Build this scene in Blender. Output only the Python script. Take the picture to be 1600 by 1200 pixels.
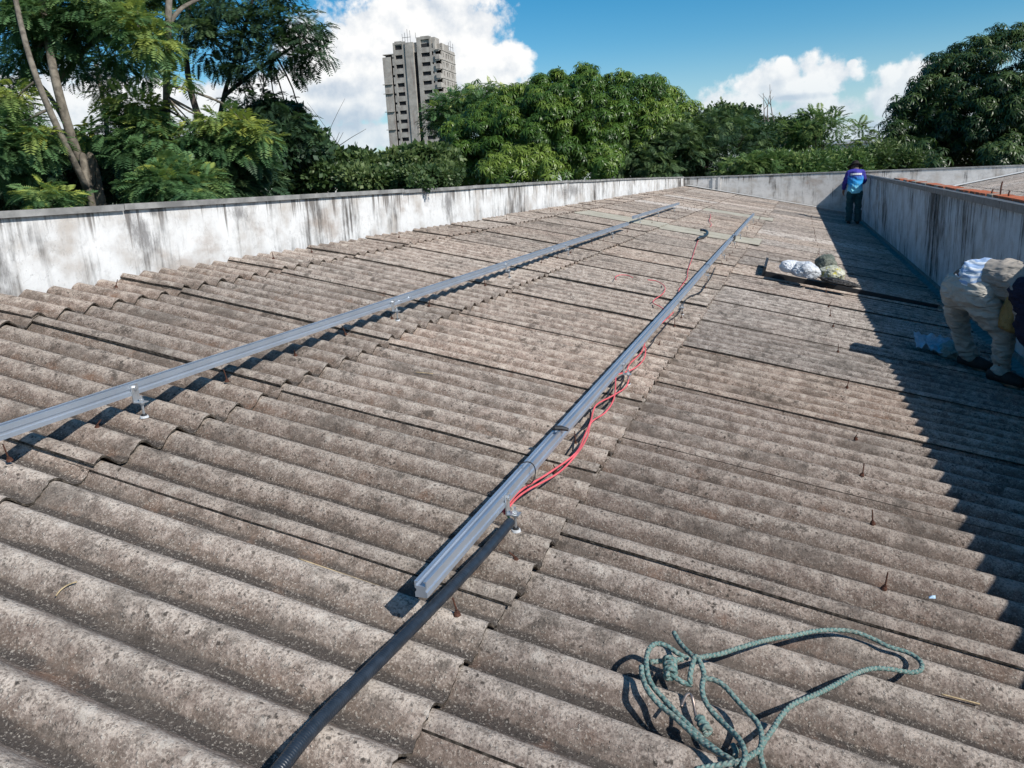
import bpy, bmesh, math, random
import numpy as np
from mathutils import Vector, Matrix, Euler

for o in list(bpy.data.objects):
    bpy.data.objects.remove(o)
sc = bpy.context.scene
COL = sc.collection
R = math.radians

# ------------------------------------------------------------------ camera
FPX, YAW, PITCH, ROLL, CAMH, SLOPE = 1239.467, 0.35190, 0.24794, -0.05241, 1.3037, 0.20768
TS = math.tan(SLOPE)
_c, _s = math.cos(YAW), math.sin(YAW)
FWD = np.array([-_s * math.cos(PITCH), _c * math.cos(PITCH), -math.sin(PITCH)])
_r0 = np.array([_c, _s, 0.0]); _u0 = np.cross(_r0, FWD)
RGT = _r0 * math.cos(ROLL) + _u0 * math.sin(ROLL)
UPV = -_r0 * math.sin(ROLL) + _u0 * math.cos(ROLL)
cam_d = bpy.data.cameras.new('camera'); cam = bpy.data.objects.new('camera', cam_d); COL.objects.link(cam)
cam_d.sensor_width = 36.0; cam_d.lens = FPX * 36.0 / 1600.0
cam_d.clip_start = 0.05; cam_d.clip_end = 12000
m4 = Matrix.Identity(4)
for i in range(3):
    m4[i][0], m4[i][1], m4[i][2] = RGT[i], UPV[i], -FWD[i]
m4[2][3] = CAMH
cam.matrix_world = m4
sc.camera = cam
CAMP = np.array([0, 0, CAMH])

def ray(px, py):
    return FWD + (px - 800) / FPX * RGT - (py - 600) / FPX * UPV
def at(px, py, depth):
    return Vector(CAMP + ray(px, py) * depth)
def roof_pt(px, py, off=0.0):
    d = ray(px, py)
    t = -(CAMH - off) / (d[2] + TS * d[0])
    return Vector(CAMP + d * t)
def on_x(px, py, X):
    d = ray(px, py); return Vector(CAMP + d * (X / d[0]))
def on_y(px, py, Y):
    d = ray(px, py); return Vector(CAMP + d * (Y / d[1]))
def azel(px, py):
    d = ray(px, py); d = d / np.linalg.norm(d)
    return math.degrees(math.atan2(d[0], d[1])), math.degrees(math.asin(d[2]))

# ------------------------------------------------------------------ render settings
sc.render.engine = 'CYCLES'
sc.cycles.use_denoising = True
sc.cycles.use_adaptive_sampling = True
sc.cycles.adaptive_threshold = .02
sc.cycles.max_bounces = 5
sc.cycles.diffuse_bounces = 2
sc.cycles.glossy_bounces = 2
sc.cycles.transmission_bounces = 3
sc.cycles.transparent_max_bounces = 6
sc.cycles.sample_clamp_indirect = 6
sc.view_settings.view_transform = 'Standard'
sc.view_settings.look = 'None'
sc.view_settings.exposure = 0.12
sc.view_settings.gamma = 1.0
sc.view_settings.use_curve_mapping = False

# ------------------------------------------------------------------ node helper
def nd(nt, typ, ins=None, **props):
    n = nt.nodes.new(typ)
    for k, v in props.items():
        setattr(n, k, v)
    for k, v in (ins or {}).items():
        s = n.inputs[k]
        if isinstance(v, bpy.types.NodeSocket):
            nt.links.new(v, s)
        elif isinstance(v, bpy.types.Node):
            nt.links.new(v.outputs[0], s)
        else:
            s.default_value = v
    return n
def mth(nt, op, a, b=None, c=None, clamp=False):
    ins = {0: a}
    if b is not None: ins[1] = b
    if c is not None: ins[2] = c
    return nd(nt, 'ShaderNodeMath', ins, operation=op, use_clamp=clamp).outputs[0]
def mixc(nt, fac, a, b, blend='MIX'):
    n = nt.nodes.new('ShaderNodeMix'); n.data_type = 'RGBA'; n.blend_type = blend
    for k, v in ((0, fac), (6, a), (7, b)):
        if isinstance(v, bpy.types.NodeSocket): nt.links.new(v, n.inputs[k])
        elif k == 0: n.inputs[k].default_value = v
        else: n.inputs[k].default_value = (*v[:3], 1)
    return n.outputs[2]
def sstep(nt, v, a, b, lo=0.0, hi=1.0):
    n = nd(nt, 'ShaderNodeMapRange', {0: v, 1: a, 2: b, 3: lo, 4: hi}, interpolation_type='SMOOTHSTEP', clamp=True)
    return n.outputs[0]
def noise(nt, vec, scale, detail=4, rough=.55, out='Fac', dist=0.0):
    n = nd(nt, 'ShaderNodeTexNoise', {'Vector': vec, 'Scale': scale, 'Detail': detail, 'Roughness': rough, 'Distortion': dist})
    return n.outputs[out]
def voro(nt, vec, scale, feature='F1', out='Distance', rnd=1.0):
    n = nd(nt, 'ShaderNodeTexVoronoi', {'Vector': vec, 'Scale': scale, 'Randomness': rnd}, feature=feature)
    return n.outputs[out]
def mapping(nt, vec, scale=(1, 1, 1), loc=(0, 0, 0), rot=(0, 0, 0)):
    return nd(nt, 'ShaderNodeMapping', {'Vector': vec, 'Scale': scale, 'Location': loc, 'Rotation': rot}).outputs[0]
def new_mat(name, col=(.5, .5, .5), rough=.8, metal=0.0, spec=.3):
    m = bpy.data.materials.new(name); m.use_nodes = True
    nt = m.node_tree; b = nt.nodes['Principled BSDF']
    b.inputs['Base Color'].default_value = (*col, 1)
    b.inputs['Roughness'].default_value = rough
    b.inputs['Metallic'].default_value = metal
    b.inputs['Specular IOR Level'].default_value = spec
    return m, nt, b
def bump(nt, b, height, strength=.4, dist=.01):
    n = nd(nt, 'ShaderNodeBump', {'Height': height, 'Strength': strength, 'Distance': dist})
    nt.links.new(n.outputs[0], b.inputs['Normal'])
def pos(nt):
    return nd(nt, 'ShaderNodeNewGeometry').outputs['Position']

# ------------------------------------------------------------------ world sky with clouds
SUN = Vector((1.0, -0.40, 0.94)).normalized()
SUN_EL = math.asin(SUN.z); SUN_AZ = math.atan2(SUN.x, SUN.y)
w = bpy.data.worlds.new('World'); sc.world = w; w.use_nodes = True
w.cycles.sampling_method = 'MANUAL'; w.cycles.sample_map_resolution = 256
nt = w.node_tree; nt.nodes.clear()
sky = nd(nt, 'ShaderNodeTexSky', sky_type='NISHITA', sun_disc=False, sun_elevation=SUN_EL, sun_rotation=SUN_AZ,
         altitude=600, air_density=1.0, dust_density=0.35, ozone_density=1.6)
skyc = nd(nt, 'ShaderNodeHueSaturation', {'Color': sky.outputs[0], 'Hue': .491, 'Saturation': 1.56, 'Value': 1.74}).outputs[0]
dirv = nd(nt, 'ShaderNodeTexCoord').outputs['Generated']
sep = nd(nt, 'ShaderNodeSeparateXYZ', {0: dirv})
az = mth(nt, 'MULTIPLY', mth(nt, 'ARCTAN2', sep.outputs[0], sep.outputs[1]), 180 / math.pi)
el = mth(nt, 'MULTIPLY', mth(nt, 'ARCSINE', sep.outputs[2]), 180 / math.pi)
PXD = math.degrees(1 / FPX)
def blob_field(blobs):
    f = None
    for (px, py, rx, ry) in blobs:
        if abs(px) < 5000:
            a0, e0 = azel(px, py)
        else:
            a0, e0 = px - 10000, py
        dx = mth(nt, 'DIVIDE', mth(nt, 'SUBTRACT', az, a0), rx * PXD)
        dy = mth(nt, 'DIVIDE', mth(nt, 'SUBTRACT', el, e0), ry * PXD)
        d = mth(nt, 'SQRT', mth(nt, 'ADD', mth(nt, 'MULTIPLY', dx, dx), mth(nt, 'MULTIPLY', dy, dy)))
        g = mth(nt, 'SUBTRACT', 1.0, d)
        f = g if f is None else mth(nt, 'MAXIMUM', f, g)
    return f
big = [(600, 72, 130, 96), (700, 58, 105, 78), (780, 97, 60, 38), (530, 120, 110, 80), (690, 130, 140, 60),
       (560, 216, 130, 24), (430, 165, 100, 52), (290, 185, 140, 60), (100, 200, 160, 75)]
small = [(1220, 140, 72, 42), (1285, 118, 52, 36), (1160, 172, 80, 30), (1270, 172, 85, 26), (1330, 100, 10, 8), (1225, 100, 14, 12),
         (1425, 118, 46, 26), (1400, 160, 52, 32), (1480, 190, 90, 36), (1120, 200, 130, 26), (1330, 205, 160, 22), (1600, 190, 120, 50),
         (950, 200, 200, 26), (1040, 190, 80, 30)]
rs = random.Random(5)
far = []
for k in range(9):
    a0 = 10000 + 50 + k * 28
    e0 = rs.uniform(3, 12)
    for j in range(3):
        far.append((a0 + rs.uniform(-4, 4), e0 + rs.uniform(-1.2, 1.2), rs.uniform(90, 190), rs.uniform(40, 90)))
for k in range(7):  # unseen overhead clouds, added to whiten the fill light in the shade
    far.append((10000 + 95 + k * 41, rs.uniform(28, 58), rs.uniform(300, 460), rs.uniform(190, 300)))
field = mth(nt, 'MAXIMUM', blob_field(big + far), mth(nt, 'MULTIPLY', blob_field(small), .72))
n_a = noise(nt, dirv, 16, 9, .56)
n_c = noise(nt, dirv, 48, 6, .6)
puff = mth(nt, 'SUBTRACT', 1.0, voro(nt, nd(nt, 'ShaderNodeVectorMath', {0: dirv, 1: nd(nt, 'ShaderNodeVectorMath', {0: noise(nt, dirv, 30, 4, .5, 'Color'), 1: (.035, .035, .035)}, operation='MULTIPLY').outputs[0]}, operation='ADD').outputs[0], 34))
rag = mth(nt, 'ADD', mth(nt, 'MULTIPLY', mth(nt, 'SUBTRACT', n_a, .5), 1.7), mth(nt, 'MULTIPLY', mth(nt, 'SUBTRACT', n_c, .5), .9))
rag = mth(nt, 'ADD', rag, mth(nt, 'MULTIPLY', mth(nt, 'SUBTRACT', puff, .6), .35))
dens_raw = mth(nt, 'ADD', mth(nt, 'MULTIPLY', field, 1.25), rag)
dens = sstep(nt, dens_raw, -.04, .34)
# light on the puffs: compare the noise with itself a little nearer to the sun
off = nd(nt, 'ShaderNodeVectorMath', {0: dirv, 1: tuple(Vector((.75, -.1, .8)).normalized() * .016)}, operation='ADD').outputs[0]
n_b = noise(nt, off, 16, 9, .56)
lit = mth(nt, 'MULTIPLY', mth(nt, 'SUBTRACT', n_a, n_b), 3.4)
lit = mth(nt, 'ADD', lit, mth(nt, 'MULTIPLY', mth(nt, 'SUBTRACT', puff, .62), .30))
base = blob_field([(545, 188, 120, 24), (660, 150, 90, 30), (1200, 180, 90, 15), (1240, 152, 70, 7), (1150, 205, 150, 16), (1370, 200, 60, 14), (460, 190, 70, 20), (520, 140, 70, 20)])
lit = mth(nt, 'SUBTRACT', mth(nt, 'ADD', lit, .88), mth(nt, 'MULTIPLY', sstep(nt, mth(nt, 'ADD', base, mth(nt, 'MULTIPLY', rag, .8)), 0, .8), .62))
lit = mth(nt, 'ADD', lit, 0.0, clamp=True)
ccol = mixc(nt, lit, (8.2, 9.5, 11.2), (15.6, 15.6, 15.5))
col = mixc(nt, dens, skyc, ccol)
# thin bright haze low over the horizon
hz = sstep(nt, el, 9.0, -1.0, 0.0, .70)
col = mixc(nt, hz, col, (7.2, 9.8, 11.6))
bg = nd(nt, 'ShaderNodeBackground', {'Color': col, 'Strength': 0.060})
nd(nt, 'ShaderNodeOutputWorld', {'Surface': bg.outputs[0]})

sun_d = bpy.data.lights.new('sun', 'SUN'); sun_d.energy = 5.0; sun_d.angle = R(.53); sun_d.color = (1.0, .955, .89)
sun = bpy.data.objects.new('sun', sun_d); COL.objects.link(sun)
sun.rotation_euler = SUN.to_track_quat('Z', 'Y').to_euler()
sun.location = (30, -10, 40)

# ------------------------------------------------------------------ object helpers
def tag(o, label=None, cat=None, group=None, kind=None):
    if label: o['label'] = label
    if cat: o['category'] = cat
    if group: o['group'] = group
    if kind: o['kind'] = kind
    return o
def link(o, parent=None):
    COL.objects.link(o)
    if parent is not None: o.parent = parent
    return o
def empty(name, loc=(0, 0, 0), rz=0.0):
    o = bpy.data.objects.new(name, None); o.empty_display_size = .2
    o.location = loc; o.rotation_euler = (0, 0, rz)
    return link(o)
def mesh_obj(name, verts, faces, mat=None, parent=None, smooth=False):
    me = bpy.data.meshes.new(name)
    me.from_pydata([tuple(v) for v in verts], [], [tuple(f) for f in faces]); me.update()
    if smooth:
        me.polygons.foreach_set('use_smooth', [True] * len(me.polygons))
    if mat is not None: me.materials.append(mat)
    return link(bpy.data.objects.new(name, me), parent)
class MB:
    def __init__(s): s.v = []; s.f = []
    def box(s, a, b, M=None):
        (x0, y0, z0), (x1, y1, z1) = a, b
        n = len(s.v)
        c = [(x0, y0, z0), (x1, y0, z0), (x1, y1, z0), (x0, y1, z0), (x0, y0, z1), (x1, y0, z1), (x1, y1, z1), (x0, y1, z1)]
        if M is not None: c = [tuple(M @ Vector(q)) for q in c]
        s.v += c
        s.f += [tuple(n + i for i in q) for q in ((0, 3, 2, 1), (4, 5, 6, 7), (0, 1, 5, 4), (1, 2, 6, 5), (2, 3, 7, 6), (3, 0, 4, 7))]
        return s
    def cyl(s, a, b, r0, r1=None, n=10, caps=True):
        return s.tube([a, b], [r0, r0 if r1 is None else r1], n, caps)
    def tube(s, pts, rad, n=8, caps=True):
        pts = [Vector(p) for p in pts]
        if not hasattr(rad, '__len__'): rad = [rad] * len(pts)
        base = len(s.v); ref = None
        for i, p in enumerate(pts):
            t = (pts[min(i + 1, len(pts) - 1)] - pts[max(i - 1, 0)])
            t = t.normalized() if t.length > 1e-9 else Vector((0, 0, 1))
            if ref is None: ref = Vector((0, 0, 1)) if abs(t.z) < .9 else Vector((1, 0, 0))
            a = t.cross(ref); a.normalize(); bb = t.cross(a); ref = -bb if False else ref
            ref = a.cross(t)
            for k in range(n):
                q = 2 * math.pi * k / n
                s.v.append(tuple(p + (a * math.cos(q) + a.cross(t) * math.sin(q)) * rad[i]))
        for i in range(len(pts) - 1):
            for k in range(n):
                s.f.append((base + i * n + k, base + i * n + (k + 1) % n, base + (i + 1) * n + (k + 1) % n, base + (i + 1) * n + k))
        if caps:
            s.f.append(tuple(base + k for k in reversed(range(n))))
            s.f.append(tuple(base + (len(pts) - 1) * n + k for k in range(n)))
        return s
    def prism(s, poly, h0, h1, axis='z'):
        n = len(poly); base = len(s.v)
        def P(p, h): return {'z': (p[0], p[1], h), 'y': (p[0], h, p[1]), 'x': (h, p[0], p[1])}[axis]
        s.v += [P(p, h0) for p in poly] + [P(p, h1) for p in poly]
        s.f.append(tuple(base + i for i in range(n))); s.f.append(tuple(base + n + i for i in reversed(range(n))))
        for i in range(n):
            j = (i + 1) % n
            s.f.append((base + i, base + n + i, base + n + j, base + j))
        return s
    def build(s, name, mat=None, parent=None, smooth=False, fix=True):
        o = mesh_obj(name, s.v, s.f, mat, parent, smooth)
        if fix:
            bm = bmesh.new(); bm.from_mesh(o.data); bmesh.ops.recalc_face_normals(bm, faces=bm.faces); bm.to_mesh(o.data); bm.free()
        return o
def bevel(o, wdt=.005, seg=2):
    m = o.modifiers.new('bevel', 'BEVEL'); m.width = wdt; m.segments = seg; m.limit_method = 'ANGLE'; return o
def catmull(P, sub=8):
    P = [Vector(p) for p in P]; out = []
    for i in range(len(P) - 1):
        p0, p1, p2, p3 = P[max(i - 1, 0)], P[i], P[i + 1], P[min(i + 2, len(P) - 1)]
        for k in range(sub):
            t = k / sub
            out.append(.5 * ((2 * p1) + (p2 - p0) * t + (2 * p0 - 5 * p1 + 4 * p2 - p3) * t * t + (3 * p1 - p0 - 3 * p2 + p3) * t ** 3))
    out.append(P[-1]); return out
def uv_tube(name, pts, r, mat, parent=None, n=8, vs=1.0, radf=None):
    """tube with a uv map: u = metres along, v = round"""
    mb = MB(); L = [0.0]
    for a, b in zip(pts[:-1], pts[1:]): L.append(L[-1] + (Vector(b) - Vector(a)).length)
    rad = [r if radf is None else radf(l, r) for l in L]
    mb.tube(pts, rad, n)
    o = mesh_obj(name, mb.v, mb.f, mat, parent, True)
    uv = o.data.uv_layers.new(name='UVMap')
    for p in o.data.polygons:
        ks = [(v // n, v % n) for v in p.vertices]
        for li, (i, k) in zip(p.loop_indices, ks):
            kk = k
            if len(ks) == 4 and k == 0 and any(q[1] == n - 1 for q in ks): kk = n
            uv.data[li].uv = (L[min(i, len(L) - 1)], kk / n)
    return o
def smooth_all(o):
    o.data.polygons.foreach_set('use_smooth', [True] * len(o.data.polygons)); return o

# roof surface: crest plane z=-x*tan(slope); wave pitch 0.177
PITCHW, WAVES = .177, 6
COLW = PITCHW * WAVES
LAP_L, LAP_R, CREST = 1.89, 1.89 + 3 * PITCHW, .036
def wave(y):                       # y measured from a lap edge
    return .0265 * (math.cos(2 * math.pi * (y - CREST) / PITCHW) - 1)
def roof_z(x, y):                  # top of the corrugated surface
    ph = LAP_L
    return -x * TS + wave(y - ph) / math.cos(SLOPE)

# ------------------------------------------------------------------ materials
def make_cement(name, warm=1.0, bright=1.0):
    m, nt, b = new_mat(name, rough=.92, spec=.15)
    P = pos(nt)
    info = nd(nt, 'ShaderNodeObjectInfo')
    tc = nd(nt, 'ShaderNodeTexCoord')
    oz = nd(nt, 'ShaderNodeSeparateXYZ', {0: tc.outputs['Object']})
    big_n = noise(nt, P, 1.3, 5, .6)
    streak = noise(nt, mapping(nt, tc.outputs['Object'], (1.2, 9, 3)), 1.6, 5, .6)
    mid = noise(nt, P, 22, 5, .62)
    fine = noise(nt, P, 140, 4, .7)
    c = mixc(nt, sstep(nt, mid, .32, .70), (.178, .136, .110), (.355, .292, .243))
    c = mixc(nt, mth(nt, 'MULTIPLY', sstep(nt, big_n, .45, .66), .45), c, (.250, .228, .200))
    c = mixc(nt, mth(nt, 'MULTIPLY', sstep(nt, streak, .52, .78), .55), c, (.125, .098, .076))
    # run-off dirt that lies in the troughs, broken up
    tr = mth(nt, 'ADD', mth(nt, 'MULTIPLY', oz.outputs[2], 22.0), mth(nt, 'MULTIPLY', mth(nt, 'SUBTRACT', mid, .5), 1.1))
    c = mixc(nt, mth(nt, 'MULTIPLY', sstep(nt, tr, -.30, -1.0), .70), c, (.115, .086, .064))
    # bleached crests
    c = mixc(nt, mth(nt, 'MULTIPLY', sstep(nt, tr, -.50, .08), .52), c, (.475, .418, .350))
    Pd = nd(nt, 'ShaderNodeVectorMath', {0: P, 1: nd(nt, 'ShaderNodeVectorMath', {0: noise(nt, P, 210, 2, .6, 'Color'), 1: (.009, .009, .009)}, operation='MULTIPLY').outputs[0]}, operation='ADD').outputs[0]
    # pale grains and dark lichen specks
    g1 = voro(nt, Pd, 135, out='Color'); g1r = nd(nt, 'ShaderNodeSeparateColor', {0: g1}).outputs[0]
    g1d = voro(nt, Pd, 135)
    grain = mth(nt, 'MULTIPLY', sstep(nt, g1r, .74, .98), sstep(nt, g1d, .60, .25))
    c = mixc(nt, mth(nt, 'MULTIPLY', grain, .60), c, (.47, .43, .37))
    g2 = voro(nt, Pd, 210, out='Color'); g2r = nd(nt, 'ShaderNodeSeparateColor', {0: g2}).outputs[1]
    c = mixc(nt, mth(nt, 'MULTIPLY', sstep(nt, g2r, .72, .80), .55), c, (.085, .066, .052))
    sd = voro(nt, nd(nt, 'ShaderNodeVectorMath', {0: P, 1: nd(nt, 'ShaderNodeVectorMath', {0: noise(nt, P, 70, 3, .6, 'Color'), 1: (.018, .018, .018)}, operation='MULTIPLY').outputs[0]}, operation='ADD').outputs[0], 40)
    sel = sstep(nt, noise(nt, P, 5.5, 4, .65), .42, .62)
    spot = mth(nt, 'MULTIPLY', sstep(nt, sd, .30, .15), sel)
    c = mixc(nt, mth(nt, 'MULTIPLY', spot, .9), c, (.035, .029, .024))
    sd2 = voro(nt, P, 62); sel2 = sstep(nt, noise(nt, P, 9, 3, .6), .50, .68)
    c = mixc(nt, mth(nt, 'MULTIPLY', mth(nt, 'MULTIPLY', sstep(nt, sd2, .32, .2), sel2), .75), c, (.05, .042, .035))
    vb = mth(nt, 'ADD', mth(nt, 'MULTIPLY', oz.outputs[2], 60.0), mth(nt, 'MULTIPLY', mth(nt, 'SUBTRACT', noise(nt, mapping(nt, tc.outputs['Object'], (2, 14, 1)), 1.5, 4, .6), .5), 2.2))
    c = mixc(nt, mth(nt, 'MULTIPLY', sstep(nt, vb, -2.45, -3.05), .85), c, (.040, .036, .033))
    rb = noise(nt, P, 4.2, 6, .7)
    c = mixc(nt, mth(nt, 'MULTIPLY', mth(nt, 'MULTIPLY', sstep(nt, rb, .55, .70), sstep(nt, tr, -.2, -.7)), .55), c, (.20, .120, .075))
    c = mixc(nt, mth(nt, 'MULTIPLY', sstep(nt, fine, .53, .68), .50), c, (.53, .48, .41))
    c = mixc(nt, mth(nt, 'MULTIPLY', sstep(nt, fine, .47, .32), .50), c, (.075, .058, .045))
    bl = noise(nt, mapping(nt, P, (1, 1.6, 1)), 2.1, 7, .72)
    c = mixc(nt, mth(nt, 'MULTIPLY', sstep(nt, bl, .51, .63), .60), c, (.098, .083, .069))
    ml = noise(nt, P, 13, 6, .75)
    c = mixc(nt, mth(nt, 'MULTIPLY', mth(nt, 'MULTIPLY', sstep(nt, ml, .54, .62), sstep(nt, big_n, .38, .58)), .72), c, (.060, .050, .041))
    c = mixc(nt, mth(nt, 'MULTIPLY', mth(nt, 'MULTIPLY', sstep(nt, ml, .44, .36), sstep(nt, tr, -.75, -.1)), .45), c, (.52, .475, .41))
    # sparse pale scuffs
    sc1 = sstep(nt, noise(nt, mapping(nt, P, (1, 2.4, 1)), 3.1, 6, .7), .665, .72)
    c = mixc(nt, mth(nt, 'MULTIPLY', sc1, .5), c, (.44, .38, .29))
    # sheet to sheet difference
    v = mth(nt, 'MULTIPLY_ADD', info.outputs['Random'], .40, .93 * bright)
    rnd2 = mth(nt, 'FRACT', mth(nt, 'MULTIPLY', info.outputs['Random'], 17.31))
    c = nd(nt, 'ShaderNodeHueSaturation', {'Color': c, 'Value': v, 'Saturation': mth(nt, 'MULTIPLY_ADD', rnd2, .22, .90 * warm), 'Hue': mth(nt, 'MULTIPLY_ADD', rnd2, -.005, .4955)}).outputs[0]
    nt.links.new(c, b.inputs['Base Color'])
    h = mth(nt, 'ADD', mth(nt, 'MULTIPLY', fine, .5), mth(nt, 'MULTIPLY', mid, .7))
    h = mth(nt, 'ADD', h, mth(nt, 'MULTIPLY', grain, .35))
    bump(nt, b, h, .95, .008)
    return m
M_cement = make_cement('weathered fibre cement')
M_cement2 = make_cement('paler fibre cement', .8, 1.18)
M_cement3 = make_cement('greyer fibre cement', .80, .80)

def make_glassfibre():
    m, nt, b = new_mat('aged fibreglass', rough=.5, spec=.3)
    P = pos(nt); n = noise(nt, mapping(nt, P, (1, 4, 1)), 3, 5, .6)
    c = mixc(nt, sstep(nt, n, .3, .7), (.31, .29, .235), (.41, .385, .32))
    sp = sstep(nt, noise(nt, P, 45, 3, .6), .58, .7)
    c = mixc(nt, mth(nt, 'MULTIPLY', sp, .5), c, (.10, .10, .07))
    nt.links.new(c, b.inputs['Base Color']); return m
M_fibre = make_glassfibre()

def make_wall(name, axis, grime=1.0, seed=0.0, tone=(.72, .715, .705), marks=(), ztop=1.27):
    """painted render with mould runs; axis = the horizontal axis of the wall"""
    m, nt, b = new_mat(name, rough=.85, spec=.2)
    P = pos(nt)
    s = nd(nt, 'ShaderNodeSeparateXYZ', {0: P})
    a = s.outputs[1] if axis == 'y' else s.outputs[0]
    z = s.outputs[2]
    vec = nd(nt, 'ShaderNodeCombineXYZ', {0: mth(nt, 'ADD', a, seed), 1: z, 2: 0.0}).outputs[0]
    blot = noise(nt, vec, 2.6, 6, .62)
    run1 = noise(nt, mapping(nt, vec, (9, .55, 1)), 1.0, 6, .62)
    run2 = noise(nt, mapping(nt, vec, (26, .9, 1)), 1.0, 5, .6)
    reg = noise(nt, mapping(nt, vec, (.55, .25, 1)), 1.0, 3, .5)
    c = mixc(nt, sstep(nt, blot, .35, .72), tone, tuple(q * .74 for q in tone))
    c = mixc(nt, mth(nt, 'MULTIPLY', sstep(nt, blot, .46, .72), .62), c, (.44, .375, .315))
    c = mixc(nt, mth(nt, 'MULTIPLY', sstep(nt, noise(nt, mapping(nt, vec, (1.1, 1.6, 1), (3, 9, 0)), 1.0, 6, .65), .56, .70), .55), c, (.30, .22, .165))
    brk = noise(nt, mapping(nt, vec, (3.2, 1.7, 1)), 1.0, 5, .65)
    k = mth(nt, 'ADD', mth(nt, 'MULTIPLY', mth(nt, 'SUBTRACT', reg, .5), 1.3), mth(nt, 'ADD', mth(nt, 'MULTIPLY', run1, .72), mth(nt, 'MULTIPLY', mth(nt, 'SUBTRACT', brk, .5), 1.0)))
    k = mth(nt, 'ADD', k, .13)
    k = mth(nt, 'ADD', k, mth(nt, 'MULTIPLY', mth(nt, 'SUBTRACT', run2, .5), .7))
    d1 = mth(nt, 'MULTIPLY', sstep(nt, k, .58 - .10 * grime, .84 - .06 * grime), min(1.0, .70 * grime))
    c = mixc(nt, d1, c, (.13, .125, .12))
    d2 = mth(nt, 'MULTIPLY', sstep(nt, k, .72 - .10 * grime, .94 - .08 * grime), .8)
    c = mixc(nt, d2, c, (.055, .043, .034))
    fl = sstep(nt, noise(nt, vec, 34, 4, .65), .60, .70)
    c = mixc(nt, mth(nt, 'MULTIPLY', mth(nt, 'MULTIPLY', fl, sstep(nt, reg, .42, .6)), .5), c, (.16, .15, .14))
    drip = noise(nt, mapping(nt, vec, (15, .35, 1), (5, 2, 0)), 1.0, 4, .6)
    dl = mth(nt, 'ADD', drip, mth(nt, 'MULTIPLY', mth(nt, 'SUBTRACT', z, ztop), .55))
    c = mixc(nt, mth(nt, 'MULTIPLY', sstep(nt, dl, .47, .58), .80), c, (.115, .098, .085))
    sm = sstep(nt, noise(nt, vec, 7, 6, .7), .52, .68)
    c = mixc(nt, mth(nt, 'MULTIPLY', sm, .28), c, (.26, .245, .23))
    ck = mth(nt, 'ABSOLUTE', mth(nt, 'SUBTRACT', noise(nt, mapping(nt, vec, (2.2, 1.1, 1), (1, 4, 0)), 1.0, 5, .6), .5))
    c = mixc(nt, mth(nt, 'MULTIPLY', sstep(nt, ck, .004, .001), .16), c, (.10, .09, .08))
    for (ma, mz, ra, rz_, sk) in marks:  # local dark blotches, some slanted, with ragged edges
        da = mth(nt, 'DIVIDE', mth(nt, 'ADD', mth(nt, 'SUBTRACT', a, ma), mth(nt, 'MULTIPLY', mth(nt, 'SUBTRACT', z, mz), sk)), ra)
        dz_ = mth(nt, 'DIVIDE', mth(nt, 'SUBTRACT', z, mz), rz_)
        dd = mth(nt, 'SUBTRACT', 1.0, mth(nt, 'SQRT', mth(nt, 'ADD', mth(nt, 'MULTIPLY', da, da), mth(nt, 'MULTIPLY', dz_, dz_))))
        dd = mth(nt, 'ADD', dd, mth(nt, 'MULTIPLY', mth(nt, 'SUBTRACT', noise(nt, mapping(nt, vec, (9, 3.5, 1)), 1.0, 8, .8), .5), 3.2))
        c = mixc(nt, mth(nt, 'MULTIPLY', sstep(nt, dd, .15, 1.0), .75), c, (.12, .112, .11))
    nt.links.new(c, b.inputs['Base Color'])
    bump(nt, b, mth(nt, 'ADD', noise(nt, P, 60, 4, .6), mth(nt, 'MULTIPLY', blot, 2.0)), .35, .006)
    return m
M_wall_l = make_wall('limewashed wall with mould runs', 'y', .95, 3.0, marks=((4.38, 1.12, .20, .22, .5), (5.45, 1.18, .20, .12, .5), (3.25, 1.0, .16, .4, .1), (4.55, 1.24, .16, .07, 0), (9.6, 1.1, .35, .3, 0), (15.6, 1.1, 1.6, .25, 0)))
M_wall_e = make_wall('far wall paint with brown stains', 'x', .95, 7.3, (.58, .56, .54), ztop=1.12)
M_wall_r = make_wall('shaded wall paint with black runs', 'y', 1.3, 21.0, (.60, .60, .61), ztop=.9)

def _edge():
    m, nt, b = new_mat('blackened sheet edge', (.04, .034, .028), .95, 0, .1)
    c = mixc(nt, sstep(nt, noise(nt, pos(nt), 60, 4, .6), .4, .7), (.028, .024, .02), (.13, .11, .09))
    nt.links.new(c, b.inputs['Base Color']); return m
M_edge = _edge()
def simple(name, col, rough=.6, metal=0.0, spec=.4, var=.25, scale=30, bmp=0.0):
    m, nt, b = new_mat(name, col, rough, metal, spec)
    P = nd(nt, 'ShaderNodeTexCoord').outputs['Object']
    n = noise(nt, P, scale, 5, .6)
    c = mixc(nt, sstep(nt, n, .3, .7), tuple(q * (1 - var) for q in col), tuple(min(1, q * (1 + var)) for q in col))
    nt.links.new(c, b.inputs['Base Color'])
    if bmp: bump(nt, b, n, bmp, .01)
    return m
M_zinc = simple('dull zinc sheet', (.27, .265, .255), .65, .1, .4, .35, 5)
M_zinc_dk = simple('dark weathered flashing', (.13, .135, .14), .6, .2, .4, .3, 9)
M_alu = simple('anodised aluminium', (.54, .61, .70), .38, .75, .5, .06, 6)
M_galv = simple('galvanised steel', (.62, .64, .66), .38, .85, .5, .15, 60)
M_rubber = simple('black rubber', (.02, .02, .022), .6, 0, .4, .2)
M_white_seal = simple('white sealing washer', (.50, .52, .54), .6, 0, .4, .08)
M_rust = simple('rusty iron', (.085, .038, .026), .85, .1, .2, .45, 120, .3)
M_conduit = simple('black corrugated conduit', (.020, .027, .038), .34, 0, .5, .25, 40)
M_red = simple('red cable sheath', (.64, .115, .13), .5, 0, .4, .2, 9)
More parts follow.
